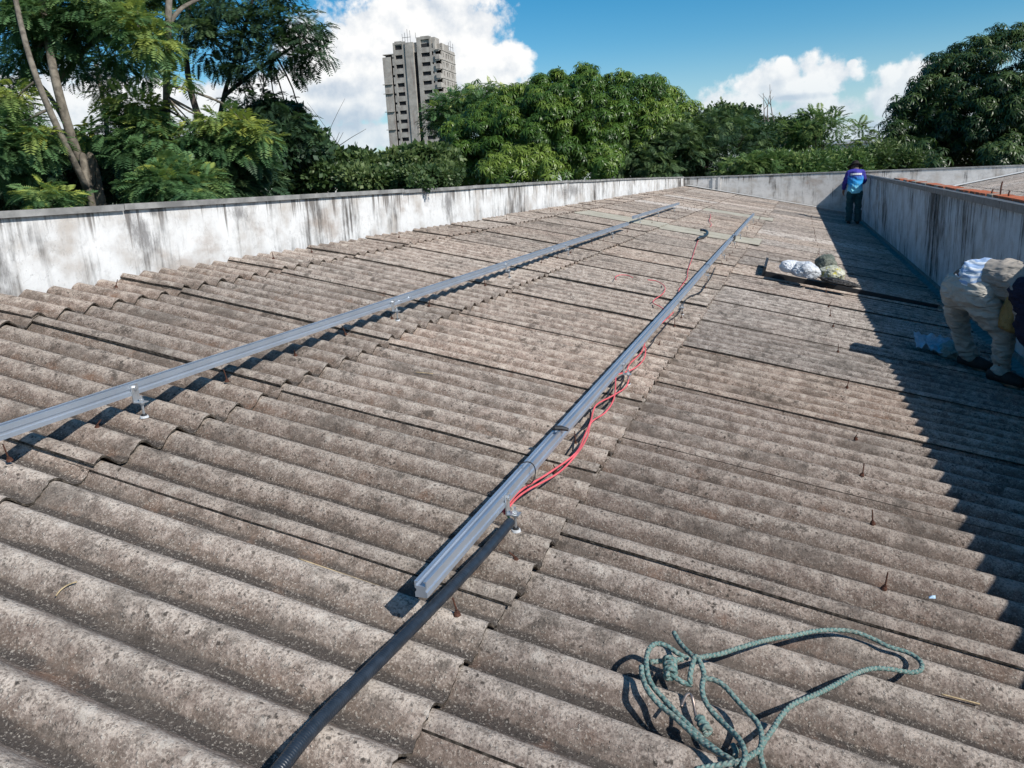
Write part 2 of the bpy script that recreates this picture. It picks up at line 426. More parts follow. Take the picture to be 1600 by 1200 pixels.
M_black = simple('black cable sheath', (.018, .018, .02), .5, 0, .5, .2, 20)
M_green = simple('green cable sheath', (.03, .32, .10), .45, 0, .5, .1, 20)
M_deck = simple('dark void under sheets', (.03, .028, .026), .95, 0, .1, .3)
M_brick = None
def make_clay():
    m, nt, b = new_mat('clay tile', rough=.85, spec=.2)
    P = pos(nt); info = nd(nt, 'ShaderNodeObjectInfo')
    n = noise(nt, P, 26, 5, .65)
    c = mixc(nt, sstep(nt, n, .3, .7), (.36, .095, .045), (.50, .16, .075))
    c = mixc(nt, sstep(nt, info.outputs['Random'], .66, .72), c, (.34, .29, .235))
    c = mixc(nt, mth(nt, 'MULTIPLY', sstep(nt, noise(nt, P, 7, 4, .6), .55, .7), .6), c, (.12, .09, .075))
    nt.links.new(c, b.inputs['Base Color']); bump(nt, b, n, .3, .004); return m
M_clay = make_clay()
def make_ground():
    m, nt, b = new_mat('dry grass and earth', rough=.95, spec=.1)
    P = pos(nt); n = noise(nt, P, .12, 8, .6); n2 = noise(nt, P, 2.5, 6, .65)
    c = mixc(nt, sstep(nt, n, .4, .6), (.055, .075, .025), (.14, .105, .065))
    c = mixc(nt, mth(nt, 'MULTIPLY', n2, .5), c, (.04, .05, .02))
    nt.links.new(c, b.inputs['Base Color']); return m
M_ground = make_ground()

# ------------------------------------------------------------------ ground
GZ = -6.0
g = MB(); g.box((-5000, -3000, GZ - .5), (5000, 7000, GZ)).build('ground', M_ground)
tag(bpy.data.objects['ground'], kind='structure', label='grassy ground around the building')

# ------------------------------------------------------------------ corrugated roof
ROOF_Y0, ROOF_Y1 = -3.6, 31.95
X_TOP, X_S0, X_S1, X_S2, X_EAVE = -4.14, -3.66, -2.21, -.745, 1.66
deck = MB()  # unseen dark slab, added below the sheets to stop light leaking through
deck.prism([(X_TOP - .05, -X_TOP * TS - .16), (1.795, -1.795 * TS - .16), (1.795, -1.795 * TS - .40), (X_TOP - .05, -X_TOP * TS - .40)], ROOF_Y0, ROOF_Y1, 'y')
roof = deck.build('roof', M_deck)
tag(roof, 'low-pitched roof of weathered grey corrugated fibre cement sheets', kind='structure')

def sheet_mesh(name, length, width, seed, mat, amp=1.0, lenseg=5, per=14, th=.008):
    rg = random.Random(seed)
    ny = int(round(width / PITCHW * per))
    ys = [width * i / ny for i in range(ny + 1)]
    xs = [length * i / lenseg for i in range(lenseg + 1)]
    chip = {}
    V = []; F = []
    edge_j = [rg.uniform(-.004, .004) for _ in ys]
    for k in range(2):
        for i, x in enumerate(xs):
            sag = .004 * math.sin(math.pi * i / lenseg) * rg.uniform(-1, 1)
            for j, y in enumerate(ys):
                z = wave(y) * amp + sag * math.sin(y * 5 + seed)
                xx = x + (edge_j[j] if i in (0, lenseg) else 0)
                V.append((xx, y, z - (th if k else 0)))
    W = ny + 1; K = (lenseg + 1) * W
    for i in range(lenseg):
        for j in range(ny):
            a = i * W + j
            F.append((a, a + W, a + W + 1, a + 1))
            F.append((K + a, K + a + 1, K + a + W + 1, K + a + W))
    def rim(idx):
        b_ = len(V); V.extend(V[i] for i in idx); n_ = len(idx)
        V.extend(V[K + i] for i in idx)
        for q in range(n_ - 1): F.append((b_ + q, b_ + n_ + q, b_ + n_ + q + 1, b_ + q + 1))
    rim([i * W for i in range(lenseg + 1)]); rim([i * W + ny for i in reversed(range(lenseg + 1))])
    rim([j for j in reversed(range(W))]); rim([lenseg * W + j for j in range(W)])
    me = bpy.data.meshes.new(name); me.from_pydata(V, [], F); me.update()
    nt_ = lenseg * ny * 2
    me.polygons.foreach_set('use_smooth', [i < nt_ for i in range(len(F))])
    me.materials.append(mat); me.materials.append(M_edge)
    me.polygons.foreach_set('material_index', [0 if i < nt_ else 1 for i in range(len(F))]); return me

rg = random.Random(11)
CS = math.cos(SLOPE)
ROWS = [  # x of upper end, x of lower end, lap origin, lift
    (X_TOP, X_S0, LAP_L), (X_S0 - .14, X_S1, LAP_L), (X_S1 - .14, X_S2, LAP_L), (X_S2 - .14, X_EAVE, LAP_R)]
MESHES = {}
def get_sheet(row, var, mat, length):
    key = (row, var, mat.name)
    if key not in MESHES:
        MESHES[key] = sheet_mesh('corrugated_sheet', length, COLW + .05 + .045, row * 10 + var, mat)
    return MESHES[key]
def put_sheet(me, x0, y, row, parent=roof, drop=.024, length=1.5):
    o = bpy.data.objects.new('corrugated_sheet', me)
    o.location = (x0, y, -x0 * TS - .010 + rg.uniform(-.0012, .0012))
    o.rotation_mode = 'XYZ'
    o.rotation_euler = ((-.0115 + rg.uniform(-.009, .003)) * (.72 if row == 3 else 1), SLOPE - drop / length, rg.uniform(-.0022, .0022))
    return link(o, parent)
for ri, (xa, xb, lap) in enumerate(ROWS):
    k0 = int(math.floor((ROOF_Y0 - lap) / COLW)) + 1
    k = k0
    while lap + k * COLW < ROOF_Y1 - .15:
        y = lap + k * COLW
        ln = (xb - xa) / CS
        mat = M_cement3 if ri == 3 and k % 5 != 2 else M_cement
        if ri in (1, 2) and k == 11: mat = M_fibre
        if ri == 2 and k == 17: mat = M_fibre
        if ri == 1 and k in (16, 20) or ri == 3 and k in (13, 19) or ri == 2 and k == 21: mat = M_cement2
        ext = .14 if (mat is M_fibre and ri == 2) else 0
        jit = rg.uniform(-.014, .014)
        me = get_sheet(ri, (k % 3) + (5 if ext else 0), mat, ln + ext)
        put_sheet(me, xa + jit, y, ri, length=ln)
        k += 1


# rusty roof bolts with washers
def bolt_mesh(h, seed):
    mb = MB(); r_ = random.Random(seed)
    mb.cyl((0, 0, -.004), (0, 0, .006), .011, .008, 12)
    mb.cyl((0, 0, .006), (0, 0, .011), .006, .006, 6)
    lx, ly = r_.uniform(-.012, .012), r_.uniform(-.008, .008)
    mb.cyl((0, 0, .012), (lx, ly, h), .0028, .0025, 7)
    o = mb.build('bolt', M_rust); me = o.data; bpy.data.objects.remove(o); return me
BOLTS = [bolt_mesh(h, i) for i, h in enumerate((.045, .055, .032, .06))]
def put_bolt(x, y, lap):
    kk = round((y - lap - CREST) / PITCHW); yy = lap + CREST + kk * PITCHW
    o = bpy.data.objects.new('bolt', BOLTS[rg.randrange(4)])
    o.location = (x, yy, -x * TS + .006); o.rotation_euler = (rg.uniform(-.2, .2), SLOPE + rg.uniform(-.2, .2), rg.uniform(0, 6))
    link(o, roof)
for k in range(-3, 22):
    for dy in (.30, .70):
        if rg.random() < .72: put_bolt(-2.40 + rg.uniform(-.015, .015), LAP_L + k * COLW + dy - .37, LAP_L)
        yb_ = LAP_L + k * COLW + dy - .40
        if rg.random() < .72 and not (.6 < yb_ < 2.35): put_bolt(-.875 + rg.uniform(-.015, .015), yb_, LAP_L)
        if rg.random() < .75: put_bolt(.31 + rg.uniform(-.015, .015), LAP_R + k * COLW + dy - .03, LAP_R)
        if rg.random() < .55: put_bolt(-3.86 + rg.uniform(-.03, .03), LAP_L + k * COLW + dy, LAP_L)
put_bolt(-.835, 1.78, LAP_L); put_bolt(-.79, 2.16, LAP_L); put_bolt(-2.40, 1.82, LAP_L); put_bolt(-2.40, 2.19, LAP_L)
# flat pale flashing along the foot of the far wall
fl = MB(); fl.prism([(X_TOP + .05, -X_TOP * TS + .012), (X_EAVE, -X_EAVE * TS + .012), (X_EAVE, -X_EAVE * TS + .018), (X_TOP + .05, -X_TOP * TS + .018)], 31.35, 31.97, 'y')
fl.build('flashing', simple('pale sealant flashing', (.42, .42, .41), .7, 0, .3, .2, 12), roof)
# bits of dry litter on the sheets: straw and flakes
lit_m = simple('straw', (.42, .33, .20), .8, 0, .2, .3, 40)
for (px, py, L, a, bend) in ((520, 868, .26, .12, .05), (95, 900, .10, 1.2, .04), (1500, 1062, .10, .2, .02), (905, 640, .12, .4, .05), (660, 572, .10, .3, .03)):
    p = roof_pt(px, py, .012)
    pts = []
    for q in range(7):
        t = (q / 6 - .5) * L
        x = p.x + t * math.cos(a) + bend * (q / 6 - .5) ** 2; y = p.y + t * math.sin(a) * .4
        pts.append((x, y, roof_z(x, y) + .006))
    uv_tube('straw', pts, .0022, lit_m, roof, 5)

# ------------------------------------------------------------------ parapet walls
def wall_prism(name, pts_top, x0, x1, mat, y_is_axis=True):
    """wall running along y (x0..x1 thick): pts_top = [(y, ztop)...]"""
    mb = MB(); n = len(pts_top)
    for (a, zt) in pts_top:
        for (t, z) in ((x0, GZ), (x1, GZ), (x1, zt), (x0, zt)):
            mb.v.append((t, a, z) if y_is_axis else (a, t, z))
    for i in range(n - 1):
        b_ = i * 4
        for k in range(4):
            kk = (k + 1) % 4
            mb.f.append((b_ + k, b_ + kk, b_ + 4 + kk, b_ + 4 + k))
    mb.f.append((0, 1, 2, 3)); mb.f.append(tuple((n - 1) * 4 + q for q in (3, 2, 1, 0)))
    return mb.build(name, mat)
LW_X = -4.27
def lw_top(y): return 1.281 if y < 15 else 1.281 - (y - 15) / 17 * .09
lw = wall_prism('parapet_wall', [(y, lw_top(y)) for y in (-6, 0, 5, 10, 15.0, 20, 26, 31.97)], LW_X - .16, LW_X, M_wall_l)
tag(lw, 'long white parapet wall with black mould runs along the left of the roof', 'wall', kind='thing')
def coping(parent, y0, y1, zf, x0, x1, step, mat, drop=.024, axis='y'):
    y = y0
    while y < y1 - .05:
        ye = min(y + step, y1)
        mb = MB(); rr = rg.uniform(-.005, .004)
        za, zb = zf(y) + rr, zf(ye) + rr
        prof = [(x0, -drop), (x0, .012), (x1, .016), (x1, -drop), (x1 - .004, -drop), (x1 - .004, .010), (x0 + .004, .006), (x0 + .004, -drop)]
        n = len(prof)
        for (yy, zz) in ((y, za), (ye - .006, zb)):
            for (x, dz) in prof: mb.v.append((x, yy, zz + dz) if axis == 'y' else (yy, x, zz + dz))
        for k in range(n): mb.f.append((k, (k + 1) % n, n + (k + 1) % n, n + k))
        mb.f.append(tuple(range(n))); mb.f.append(tuple(n + q for q in reversed(range(n))))
        mb.build('coping', mat, parent); y = ye
coping(lw, -6, 31.9, lw_top, LW_X - .185, LW_X + .028, 2.05, M_zinc)
for yy in (15.05, 27.4):
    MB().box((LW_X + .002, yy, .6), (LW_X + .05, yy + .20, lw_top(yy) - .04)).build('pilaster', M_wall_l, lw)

def ew_top(x): return 1.165 - (x + 4.4) * .0135
EW_Y = 32.0
ew = wall_prism('parapet_wall', [(x, ew_top(x)) for x in (-4.43, -2, 0, 2, 5, 9, 16)], EW_Y, EW_Y + .16, M_wall_e, False)
tag(ew, 'weathered end wall with brown stains closing the far end of the roof', 'wall', kind='thing')
coping(ew, -4.43, 16, ew_top, EW_Y - .028, EW_Y + .185, 2.05, M_zinc, axis='x')
for xx in (-3.18, -2.98): MB().box((xx, EW_Y - .05, .3), (xx + .10, EW_Y - .002, ew_top(xx) - .04)).build('pilaster', M_wall_e, ew)

RW_X = 1.80
def rw_top(y): return .835 + .0062 * y
rw = wall_prism('parapet_wall', [(y, rw_top(y)) for y in (-8, 0, 6, 12, 20, 31.97)], RW_X, RW_X + .17, M_wall_r)
tag(rw, 'shaded blue-grey dividing wall with orange clay tiles on top, right of the roof', 'wall', kind='thing')
y = -8.0
while y < 31.9:     # dark fascia strip along the inner top edge
    ye = min(y + 2.4, 31.95)
    mb = MB()
    for (yy) in (y, ye - .006):
        zt = rw_top(yy)
        for (x, z) in ((RW_X - .022, zt - .055), (RW_X - .022, zt + .016), (RW_X + .05, zt + .018), (RW_X + .05, zt + .003), (RW_X - .004, zt + .003), (RW_X - .004, zt - .055)): mb.v.append((x, yy, z))
    for k in range(6): mb.f.append((k, (k + 1) % 6, 6 + (k + 1) % 6, 6 + k))
    mb.f.append(tuple(range(6))); mb.f.append(tuple(6 + q for q in reversed(range(6))))
    mb.build('coping', M_zinc_dk, rw); y = ye
# pale foot flashing
fm = simple('grey sealant strip', (.21, .20, .19), .9, 0, .08, .3, 14)
y = -8.0
while y < 31.9:
    ye = min(y + 3.1, 31.9); zb = -RW_X * TS
    MB().prism([(RW_X - .10, zb - .03), (RW_X - .002, zb - .012), (RW_X - .002, zb + .055), (RW_X - .010, zb + .055), (RW_X - .012, zb - .002), (RW_X - .10, zb - .02)], y, ye - .008, 'y').build('flashing', fm, rw)
    y = ye
# wall joints (cover strips)
for yy in (3.9, 12.75, 21.5):
    MB().box((RW_X - .012, yy, -.3), (RW_X - .001, yy + .05, rw_top(yy) - .06)).build('joint_strip', M_wall_r, rw)
# clay tiles laid on the top
tm = MB().box((0, 0, 0), (.14, .285, .036)); to = tm.build('tile', M_clay); tme = to.data; bpy.data.objects.remove(to)
yy = 3.0
while yy < 19.5:
    if yy < 16 or rg.random() < .6:
        o = bpy.data.objects.new('tile', tme); o.location = (RW_X + .056 + rg.uniform(-.004, .012), yy, rw_top(yy) + .004)
        o.rotation_euler = (rg.uniform(-.004, .012), rg.uniform(-.02, .02), rg.uniform(-.03, .03)); link(o, rw)
    yy += .30
for (yy, hh) in ((9.15, .09), (9.5, .17), (9.9, .08)):
    MB().tube([(RW_X + .12, yy, rw_top(yy)), (RW_X + .12, yy, rw_top(yy) + hh * .7), (RW_X + .13, yy + .01, rw_top(yy) + hh)], .008, 7).build('starter_bar', M_rust, rw)

# ------------------------------------------------------------------ neighbouring roof bay behind the right wall
NS = math.atan(.18)
nb = MB(); nb.prism([(1.98, -.30), (14, -.30 + .18 * 12.02), (14, -.55 + .18 * 12.02), (1.98, -.55)], -6, 31.95, 'y')
nroof = nb.build('neighbouring_roof', M_deck)
tag(nroof, 'second corrugated roof bay rising beyond the right-hand wall', kind='structure')
for (xa, xb, ri) in ((2.06, 5.3, 0), (5.2, 8.5, 1), (8.4, 12.5, 2)):
    k = 0
    for k in range(28):
        yb = 2.2 + k * COLW
        key = ('n', k % 2)
        me = get_sheet(20 + ri, k % 2, M_cement2, (xb - xa) / math.cos(NS))
        o = bpy.data.objects.new('corrugated_sheet', me)
        # upper end is at the larger x: turn the sheet round so that +x runs up the slope
        o.location = (xa, yb, -.11 + .18 * (xa - 2.1) + .008 * ri)
        o.rotation_euler = (-.0085, -NS + .002, rg.uniform(-.002, .002))
        link(o, nroof)
MB().prism([(2.3, -.05), (9, 1.157), (9, 1.165), (2.3, -.042)], 31.3, 31.97, 'y').build('flashing', simple('white flashing', (.62, .62, .61), .7, 0, .3, .15, 12), nroof)

# ------------------------------------------------------------------ mounting rails with feet
RAIL_B, RAIL_T = .085, .131
def rail_profile():
    # open-top aluminium channel, (x, z) about the rail axis
    return [(a * .82, b * .80) for a, b in (
            (-.021, 0), (.021, 0), (.021, .018), (.016, .021), (.016, .030), (.021, .033), (.021, .057), (.010, .057), (.010, .053), (.016, .053),
            (.016, .040), (-.016, .040), (-.016, .053), (-.010, .053), (-.010, .057), (-.021, .057), (-.021, .033), (-.016, .030), (-.016, .021), (-.021, .018))]
def make_rail(label, xf, y0, y1, feet, group, side=1, bolts=True, ext=None):
    z0 = -xf(0.5 * (y0 + y1)) * TS
    t = empty('mounting_rail', (xf(y0), y0, -xf(y0) * TS))
    tag(t, label, 'rail', group)
    ys = [y0 + (y1 - y0) * i / 8 for i in range(9)]
    mb = MB(); pr = rail_profile(); n = len(pr)
    for y in ys:
        for (x, z) in pr: mb.v.append((x + xf(y) - xf(y0), y - y0, z + RAIL_B - (xf(y) - xf(y0)) * TS))
    for i in range(len(ys) - 1):
        for k in range(n): mb.f.append((i * n + k, i * n + (k + 1) % n, (i + 1) * n + (k + 1) % n, (i + 1) * n + k))
    mb.f.append(tuple(range(n))); mb.f.append(tuple((len(ys) - 1) * n + q for q in reversed(range(n))))
    rl = mb.build('channel', M_alu, t)
    for fy in feet:
        kk = round((fy - LAP_L - CREST) / PITCHW); yc = LAP_L + CREST + kk * PITCHW
        bx = xf(yc) - xf(y0) + side * .0175; by = yc - y0; bz = -(xf(yc) - xf(y0)) * TS
        b = MB()
        b.box((bx, by - .017, .055), (bx + side * .004, by + .017, RAIL_B + .044))          # upright plate
        b.box((bx + side * .004, by - .017, .055), (bx + side * .044, by + .017, .059))       # foot plate
        br = b.build('bracket', M_galv, t)
        rx = bx + side * .027; cr = -side * .030 * TS - .022 * side * TS
        MB().cyl((rx, by, bz - .01), (rx, by, .082), .0048, .0048, 8).build('threaded_rod', M_galv, br)
        nu = MB(); nu.cyl((rx, by, .0605), (rx, by, .0685), .0085, .0085, 6); nu.cyl((rx, by, .047), (rx, by, .0545), .0085, .0085, 6); nu.build('nut', M_galv, br)
        cb = MB(); cb.cyl((bx + side * .005, by, RAIL_B + .030), (bx + side * .013, by, RAIL_B + .030), .009, .009, 6); cb.build('clamp_bolt', M_galv, br)
        ws = MB(); ws.cyl((rx, by, .002 - .03 * TS), (rx, by, .010 - .03 * TS), .017, .015, 14); ws.build('sealing_washer', M_white_seal, br)
        wr = MB(); wr.cyl((rx, by, .010 - .03 * TS), (rx, by, .017 - .03 * TS), .011, .010, 12); wr.build('rubber_washer', M_rubber, br)
    return t
# splice plates with bolt heads belong to the rail they join
xl = lambda y: -2.395 - .004 * (y - 2)
xr = lambda y: -.893 - .007 * (y - 2)
LR = make_rail('aluminium rail on bracket feet, left of the two long rails, cut at the picture edge', xl, 1.70, 12.05, (2.35, 4.33, 6.45, 8.55, 10.7), 'mounting rails')
LR2 = make_rail('short aluminium rail beyond the greenish strip, up the slope, far from the camera', lambda y: xl(y) - .14, 13.2, 18.7, (13.6, 15.6, 17.7), 'mounting rails')
RR = make_rail('long aluminium rail in the middle of the roof with red cables hanging beside it', xr, 1.66, 13.35, (2.30, 4.30, 6.45, 8.6, 10.7, 12.7), 'mounting rails')
RR2 = make_rail('far end rail in line with the red-cabled rail, crossing the greenish strip', lambda y: xr(y) + .01, 13.42, 19.6, (14.0, 16.1, 18.4), 'mounting rails')
for (t, y0, xf, yy) in ((LR, 1.70, xl, 4.52), (LR, 1.70, xl, 4.66), (LR, 1.70, xl, 8.0), (RR, 1.66, xr, 6.6)):
    MB().cyl((xf(yy) - xf(y0) + .017, yy - y0, RAIL_B + .02), (xf(yy) - xf(y0) + .025, yy - y0, RAIL_B + .02), .008, .007, 6).build('splice_bolt', M_galv, t)
# cable ties round the right rail
for (yy, r) in ((2.52, .045), (8.9, .05), (12.95, .05)):
    pts = []
    for k in range(25):
        a = 2 * math.pi * k / 24
        pts.append((xr(yy) - xr(1.66) + .034 * math.cos(a) + .008, yy - 1.66 + .01 * math.sin(a * 2), RAIL_B + .024 + .042 * math.sin(a)))
    MB().tube(pts, .0022, 5).build('cable_tie', M_black, RR)
plug = MB(); plug.tube([(xr(2.95) - xr(1.66) - .016, 2.93 - 1.66, RAIL_T + .012), (xr(2.95) - xr(1.66) - .004, 2.935 - 1.66, RAIL_T + .016), (xr(2.95) - xr(1.66) + .02, 2.945 - 1.66, RAIL_T + .014), (xr(2.95) - xr(1.66) + .045, 2.96 - 1.66, RAIL_T + .004)], [.006, .011, .011, .007], 8)
plug.build('cable_tie', M_black, RR)
wr_ = MB().box((xr(13) - xr(1.66) - .03, 12.75 - 1.66, RAIL_B - .005), (xr(13) - xr(1.66) + .03, 13.15 - 1.66, RAIL_T + .006)).build('tape_wrap', M_black, RR)

# ------------------------------------------------------------------ cables
def px_path(P, off, sub=6, clampz=True, dz=None):
    out = []
    for i, q in enumerate(P):
        o_ = q[2] if len(q) > 2 else off
        out.append(roof_pt(q[0], q[1], o_))
    c = catmull(out, sub)
    res = []
    for p in c:
        zr = roof_z(p.x, p.y) + .004
        res.append(Vector((p.x, p.y, max(p.z, zr))))
    return res
ZA = [(0, 1190), (160, 1070), (215, 960), (250, 880), (270, 800), (300, 760), (395, 710), (470, 660), (490, 600), (480, 555), (500, 510), (570, 440), (600, 360), (650, 300), (730, 230), (770, 190)]
ZB = [(50, 1195), (170, 1070), (230, 970), (255, 880), (340, 820), (390, 750), (405, 680), (410, 590), (440, 575), (520, 545), (580, 490), (595, 430), (590, 370), (660, 290), (740, 222)]
zc = lambda Z, o=.03: [(860 + .25 * a, 440 + .25 * b, o) for a, b in Z]
r1 = [(786, 800, .06), (800, 780, .07), (818, 763, .06)] + zc(ZA)
r2 = [(788, 803, .05), (803, 783, .06), (824, 766, .04)] + zc(ZB)
tag(uv_tube('cable', px_path(r1, .03), .0041, M_red, None, 7), 'red cable looping beside the middle rail, the strand hanging closer to the rail', 'cable', 'red cables')
tag(uv_tube('cable', px_path(r2, .03), .0041, M_red, None, 7), 'red cable looping beside the middle rail, the strand swinging farther out', 'cable', 'red cables')
zo = lambda Z: [(860 + .2375 * a, 270 + .2375 * b) for a, b in Z]
tag(uv_tube('cable', px_path(zo([(640, 705), (690, 710), (740, 735), (755, 765), (735, 800), (690, 830), (675, 855), (720, 880), (745, 895)]), .012), .0041, M_red, None, 7), 'red cable end curling out left from under the middle rail', 'cable', 'red cables')
tag(uv_tube('cable', px_path(zo([(430, 705), (428, 685), (460, 672), (510, 675), (540, 690)]), .012), .0041, M_red, None, 7), 'short loose piece of red cable lying alone between the two rails', 'cable', 'red cables')
tag(uv_tube('cable', px_path(zo([(972, 445), (955, 490), (930, 570), (905, 640), (900, 690), (870, 735), (845, 770), (850, 795)]), .012), .0041, M_red, None, 7), 'red cable running up the roof to the short black tube', 'cable', 'red cables')
tag(uv_tube('cable', px_path(zo([(1050, 270), (1055, 290), (1045, 315), (1060, 340), (1050, 355)]), .012), .0055, M_red, None, 7), 'faint far piece of red cable beyond the short black tube', 'cable', 'red cables')
bk1 = zc([(180, 880), (215, 830), (250, 800), (240, 880), (180, 940), (150, 985), (140, 1055)], .012)
bk2 = zc([(350, 745), (370, 680), (410, 620), (460, 590), (440, 650), (420, 690), (360, 765)], .012)
bk3 = zc([(600, 430), (640, 380), (655, 350), (700, 300), (750, 240), (800, 200), (850, 110), (940, 60), (970, 10)], .012)
bk4 = zo([(1085, 620), (1060, 680), (1020, 740), (985, 790), (920, 810), (880, 850), (870, 890)])
for P_, lb in ((bk1, 'black cable sagging in a loop under the red pair, nearest the camera'), (bk2, 'black cable loop under the second foot of the middle rail'),
               (bk3, 'thin black cable trailing right of the middle rail, halfway along'), (bk4, 'black cable trailing right of the middle rail, farther up')):
    tag(uv_tube('cable', px_path(P_, .012), .0042, M_black, None, 6), lb, 'cable', 'black cables')
tag(uv_tube('cable', px_path([(790, 795, .06), (792, 803, .045), (797, 812, .03), (798, 816, .02)], .03), .004, M_green, None, 6), 'short green earth wire at the mouth of the black conduit', 'cable')
# ribbed conduit
cp = px_path([(420, 1225, .05), (440, 1198, .05), (478, 1150, .05), (520, 1105, .045), (563, 1062, .04), (605, 1020, .04), (650, 975, .04), (694, 930, .045), (742, 880, .05), (773, 845, .05), (797, 816, .05)], .04, 50)
tag(uv_tube('conduit', cp, .0160, M_conduit, None, 14, radf=lambda l, r: r * (1 + .045 * math.sin(l * 2 * math.pi / .0066))), 'ribbed black conduit snaking from the near edge to the middle rail', 'conduit')
cp2 = px_path(zo([(970, 435), (985, 425), (1010, 420), (1030, 405), (1030, 388), (1010, 378), (990, 376)]), .03, 14)
tag(uv_tube('conduit', cp2, .022, M_conduit, None, 10, radf=lambda l, r: r * (1 + .06 * math.sin(l * 2 * math.pi / .03))), 'short curl of black tube lying on the greenish strip', 'conduit')

# ------------------------------------------------------------------ rope with hook
def make_rope_mat():
    m, nt, b = new_mat('braided teal rope', rough=.85, spec=.2)
    uv = nd(nt, 'ShaderNodeSeparateXYZ', {0: nd(nt, 'ShaderNodeUVMap').outputs[0]})
    u, v = uv.outputs[0], uv.outputs[1]
    s1 = mth(nt, 'SINE', mth(nt, 'ADD', mth(nt, 'MULTIPLY', u, 2 * math.pi / .019), mth(nt, 'MULTIPLY', v, 4 * math.pi)))
    s2 = mth(nt, 'SINE', mth(nt, 'SUBTRACT', mth(nt, 'MULTIPLY', u, 2 * math.pi / .013), mth(nt, 'MULTIPLY', v, 6 * math.pi)))
    P = pos(nt); n = noise(nt, P, 90, 4, .6)
    c = mixc(nt, sstep(nt, n, .35, .65), (.090, .165, .155), (.175, .265, .245))
    fl = mth(nt, 'MULTIPLY', sstep(nt, s1, .55, .8), sstep(nt, mth(nt, 'ADD', s2, n), .2, .7))
    c = mixc(nt, mth(nt, 'MULTIPLY', fl, .75), c, (.30, .24, .20))
    c = mixc(nt, mth(nt, 'MULTIPLY', sstep(nt, noise(nt, P, 14, 3, .5), .5, .7), .45), c, (.19, .20, .17))
    nt.links.new(c, b.inputs['Base Color']); bump(nt, b, mth(nt, 'ADD', mth(nt, 'MULTIPLY', s1, .5), s2), .6, .002); return m
M_rope = make_rope_mat()
zr = lambda Z: [(980 + a * .1916, 970 + b * .1916, (c if c else .012)) for (a, b, c) in Z]
def rope_strand(name, Z, parent, r=.0067, rel=False):
    pts = px_path(zr(Z), .012, 8)
    base = Vector(parent.location)
    lift = [Vector((p.x, p.y, max(p.z, roof_z(p.x, p.y) + r))) - base for p in pts]
    return uv_tube(name, lift, r, M_rope, parent, 9)
rope = empty('rope', roof_pt(1150, 1080)); tag(rope, 'loosely coiled teal-green rope with a steel hook lying in the foreground', 'rope')
rope_strand('strand', [(380, 95, .03), (430, 180, .03), (500, 255, .035), (560, 300, .04), (640, 290, .03), (760, 270, .03), (900, 225, .03), (1050, 180, .03), (1200, 145, .02), (1357, 120, .02), (1530, 85, .02), (1690, 75, .02), (1850, 90, .02), (2010, 150, .015), (2130, 210, .012), (2290, 260, .012), (2390, 330, .012), (2395, 400, .012), (2310, 420, .012),
                        (2150, 395, .02), (2000, 390, .02), (1850, 435, .03), (1700, 520, .03), (1540, 600, .04), (1357, 680, .035), (1260, 770, .03), (1190, 880, .03), (1120, 980, .03), (1085, 1060, .03), (1095, 1140, .03), (1120, 1230, .03)], rope)
rope_strand('strand', [(510, 520, .03), (515, 430, .05), (540, 330, .06), (560, 290, .065), (600, 350, .06), (625, 440, .05), (610, 540, .05), (630, 640, .04), (700, 750, .03), (800, 850, .03), (900, 950, .04), (950, 1040, .05), (960, 1120, .05), (930, 1210, .05)], rope)
rope_strand('strand', [(500, 310, .04), (420, 270, .045), (330, 210, .05), (250, 185, .05), (190, 215, .05), (160, 290, .045), (160, 400, .04), (200, 520, .03), (300, 640, .02), (420, 770, .02), (540, 890, .02), (640, 985, .02), (750, 1070, .03), (850, 1150, .03), (900, 1200, .03)], rope)
rope_strand('strand', [(115, 370, .04), (125, 460, .035), (170, 570, .03), (260, 680, .02), (380, 780, .02), (500, 890, .02), (610, 990, .02), (720, 1060, .03), (830, 1120, .04), (900, 1180, .045)], rope)
rope_strand('strand', [(185, 335, .03), (260, 330, .03), (340, 325, .045), (450, 315, .04)], rope)
rope_strand('strand', [(350, 430, .04), (410, 475, .035), (470, 510, .03), (530, 520, .03)], rope)
rope_strand('strand', [(620, 470, .05), (700, 480, .05), (790, 530, .05), (880, 630, .045), (980, 740, .04), (1060, 830, .04), (1095, 930, .04), (1085, 1040, .04), (1020, 1090, .04), (940, 1140, .045), (800, 1170, .04), (650, 1195, .03), (560, 1215, .03)], rope)
rope_strand('strand', [(860, 1010, .02), (885, 1060, .02), (880, 1110, .03)], rope)
# the knots: a short coil wound about itself
def knot(Z, R_, turns, parent, L=.05):
    a, b_ = [p - Vector(parent.location) for p in (roof_pt(*zr([Z[0]])[0][:2], Z[0][2]), roof_pt(*zr([Z[1]])[0][:2], Z[1][2]))]
    ax = (b_ - a); n_ = 40; side = ax.normalized().cross(Vector((0, 0, 1))).normalized(); up = side.cross(ax.normalized())
    pts = [a + ax * (k / n_) + (side * math.cos(2 * math.pi * turns * k / n_) + up * math.sin(2 * math.pi * turns * k / n_)) * R_ for k in range(n_ + 1)]
    uv_tube('knot', pts, .0074, M_rope, parent, 8)
knot([(345, 320, .045), (355, 460, .04)], .012, 3.2, rope)
knot([(590, 800, .02), (660, 910, .02)], .007, 3.0, rope)
hp = [Vector(roof_pt(*zr([q])[0][:2], q[2])) - rope.location for q in ((440, 700, .03), (460, 650, .035), (485, 605, .04), (510, 600, .04), (530, 625, .04), (545, 690, .03), (560, 770, .02), (585, 830, .02))]
uv_tube('hook', catmull(hp, 5), .0042, simple('worn steel hook', (.36, .29, .25), .4, .8, .5, .3, 80), rope, 8)
